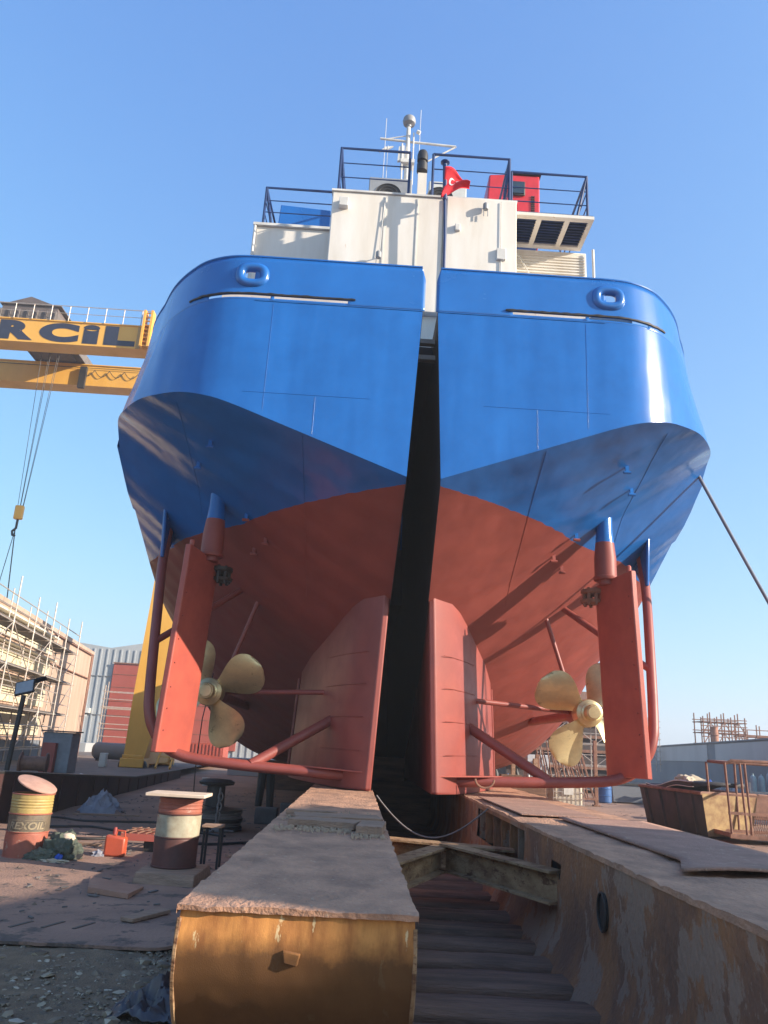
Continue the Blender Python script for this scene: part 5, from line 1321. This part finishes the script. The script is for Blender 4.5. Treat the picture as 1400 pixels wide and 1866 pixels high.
# steel cage in front of the skip end
t = thing('lifting_cage', 'rusty tube lifting cage with mesh floor in front of the skip', 'cage', (10.1, 21.3, 0), radians(-3))
cx0, cx1, cy0, cy1 = -.55, 1.45, -.9, .35
b = MB(); b.tube([(cx0, cy0, 1.92), (cx0+.1, cy0, 1.98), (cx1-.1, cy0, 2.0), (cx1, cy0, 1.93), (cx1, cy1, 1.93), (cx0, cy1, 1.95)], .04, 8, closed=True); b.build('top_rail', M_rtube, t, local=True)
for x, y in ((cx0, cy0), (cx0+.38, cy0), (cx0+.5, cy0), (cx0+1.1, cy0), (cx1-.1, cy0), (cx1, cy1), (cx0, cy1), (cx0+.7, cy1)):
    q = MB(); q.tube([(x, y, .15), (x-.06*(x < 0), y, 1.93)], .032, 8); q.build('upright', M_rtube, t, local=True)
b = MB(); b.bar((cx0-.05, cy0, .72), (cx1+.05, cy0, .70), .05, .07); b.bar((cx0-.05, cy0, .18), (cx1+.05, cy0, .15), .06, .10); b.bar((cx0, cy1, .2), (cx1, cy1, .2), .06, .1); b.bar((cx0, cy0, .2), (cx0, cy1, .2), .06, .1); b.bar((cx0, cy0, 1.15), (cx1, cy0, 1.13), .04, .05); b.build('mid_rail', M_rtube, t, local=True)
b = MB()
for k in range(20):
    x = cx0+.45+k*.055
    b.tube([(x, cy0+.01, .22), (x+.1, cy0+.01, .68)], .007, 4); b.tube([(x+.1, cy0+.02, .22), (x, cy0+.02, .68)], .007, 4)
b.build('wire_mesh', M_rtube, t, local=True)
b = MB(); b.box(cx0, cx1, cy0, cy1, .15, .18); b.build('floor_plate', M_rusts, t, local=True)
b = MB(); b.bar((cx0+.9, cy0-.15, .09), (cx1+1.4, cy0-.4, .07), .09, .12); b.bar((cx0+.9, cy0-.15, .05), (cx0+.9, cy0-.15, .2), .1, .1); tag(b.build('steel_bar', M_black, t, local=True), None)
# second small frame at the far right edge
t = thing('tube_frame', 'low rusty tube frame at the right edge beside the lifting cage', 'frame', (12.3, 21.9, 0))
for x in (0, .25, .55, .9):
    q = MB(); q.tube([(x, 0, 0), (x-.1, 0, 1.2)], .035, 6); q.build('upright', M_rtube, t, local=True)
b = MB(); b.tube([(-.12, 0, 1.2), (1.0, 0, 1.22)], .035, 6); b.tube([(0, 0, .35), (1.0, 0, .35)], .06, 6); b.build('rail', M_rtube, t, local=True)
# pale gas cylinders rack
t = thing('cylinder_rack', 'steel rack holding gas cylinders, seen through the lifting cage', 'cylinder rack', (16.6, 31.5, 0))
b = MB(); b.bar((-1.2, -.2, .95), (1.3, -.2, .95), .05, .06); b.bar((-1.2, -.2, .25), (1.3, -.2, .25), .05, .06)
for x in (-1.2, .1, 1.3): b.bar((x, -.2, 0), (x, -.2, 1.3), .06, .06)
b.box(-1.2, 1.3, -.2, .4, .1, .14); b.build('frame', M_galv, t, local=True)
for i in range(6):
    x = 15.7+i*.33; hh = 1.62 if i > 1 else 1.5; q = MB(); q.lathe([(.11, 0), (.12, .03), (.12, hh*.86), (.09, hh*.93), (.035, hh*.96), (.03, hh)], (x, 31.6, .14), (0, 0, 1), 16)
    tag(q.build('gas_cylinder', M_cyl), ('first', 'second', 'third', 'fourth', 'fifth', 'sixth')[i]+' pale green gas cylinder from left in the rack seen through the lifting cage', 'gas cylinder', 'pale green gas cylinders in the rack')
# machinery post at the right
t = thing('machine_post', 'dark machinery column standing behind the right end of the lifting cage', 'machinery', (13.2, 24.5, 0))
b = MB(); b.box(-.2, .2, -.2, .2, 0, 1.4); b.box(-.32, .38, -.3, .3, 1.4, 2.05); b.lathe([(.2, 0), (.24, .1), (.24, .3), (.1, .38)], (.02, 0, 2.05), (0, 0, 1), 14); b.build('housing', M_brown, t, local=True, bevel=.03)
b = MB(); b.tube([(.3, 0, 1.8), (1.0, -.2, 1.2), (1.2, -.2, .4)], .05, 8); b.tube([(.3, 0, 1.3), (.9, .1, 1.6), (1.6, .1, 1.5)], .03, 6); b.build('arm', M_black, t, local=True)
t = thing('fence_box', 'dark red steel box behind the lifting cage', 'steel box', (13.2, 27, 0))
b = MB(); b.box(-1.1, .9, 0, .8, .2, 1.0); b.build('body', M_rtube, t, local=True, bevel=.02)
# wire loop on the ground
b = MB(); b.tube([(8.4+.45*cos(a), 22.3+.5*sin(a), .04+.02*sin(a*3)) for a in [2*pi*i/26 for i in range(22)]], .014, 5); tag(b.build('wire_loop', M_black), 'loose loop of dark wire on the ground left of the skip', 'wire')
for i,(x, y, L_, w_, a_, lb) in enumerate(((-5.6, 9.3, .9, .10, .3, 'narrow timber batten lying on the slab at far left, in the sunlit strip'), (-2.0, 8.6, .55, .16, 1.1, 'short broad board on the slab close to the orange beam'), (-4.6, 13.6, 1.2, .09, -.15, 'long thin batten on the ground behind the jerrycan'), (-1.6, 13.2, .7, .2, .5, 'dark plank end lying behind the small table'), (-5.4, 18.3, 1.4, .12, .2, 'grey batten beside the crumpled cloth'))):
    q = MB(); dx, dy = cos(a_)*L_/2, sin(a_)*L_/2; q.bar((x-dx, y-dy, .085), (x+dx, y+dy, .09), w_, .035); tag(q.build('batten', M_plank, bevel=.004), lb, 'timber batten', 'battens lying in the left yard')
b = MB()
for i in range(70):
    x, y = random.uniform(-6.4, -1.1), random.uniform(7.9, 15.0); r_ = random.uniform(.012, .04); c = Vector((x, y, .062))
    b.add([c+Vector((r_*cos(a)*random.uniform(.7, 1.2), r_*sin(a)*random.uniform(.7, 1.2), 0)) for a in [2*pi*k/6 for k in range(6)]]+[c+Vector((0, 0, r_*.7))], [(k, (k+1) % 6, 6) for k in range(6)])
tag(b.build('rubble', M_mud, fixn=False), 'small muddy stones strewn over the slab', 'rubble', kind='stuff')
# small litter over both yards
b = MB()
for i in range(1100):
    if random.random() < .5: x, y = random.uniform(3.9, 16), random.uniform(14, 40)
    else: x, y = random.uniform(-6.6, -1.2), random.uniform(8.2, 30)
    r_ = .01+.035*random.random()**3; a = random.random()*3; b.bar((x, y, .07 if x < 0 and y < 15 else .015), (x+cos(a)*r_*3, y+sin(a)*r_*3, .075 if x < 0 and y < 15 else .02), r_, .012)
tag(b.build('litter', M_deckb), 'scattered chips and scraps over the yard ground', 'litter', kind='stuff')

# ------------------------------------------------------------------ haze: the thin dusty air over the yard
b = MB(); b.box(-720, 720, -320, 920, -1.0, 45)
hm = bpy.data.materials.new('haze air'); hm.use_nodes = True; t = hm.node_tree
for n_ in list(t.nodes): t.nodes.remove(n_)
pv = t.nodes.new('ShaderNodeVolumePrincipled'); pv.inputs['Density'].default_value = 0.0014; pv.inputs['Color'].default_value = (.93, .95, 1, 1); pv.inputs['Anisotropy'].default_value = 0.2
om = t.nodes.new('ShaderNodeOutputMaterial'); t.links.new(pv.outputs[0], om.inputs['Volume'])
hz = b.build('haze', hm); hz['kind'] = 'stuff'; hz['label'] = 'thin pale haze of dusty air over the yard'; hz['category'] = 'haze'
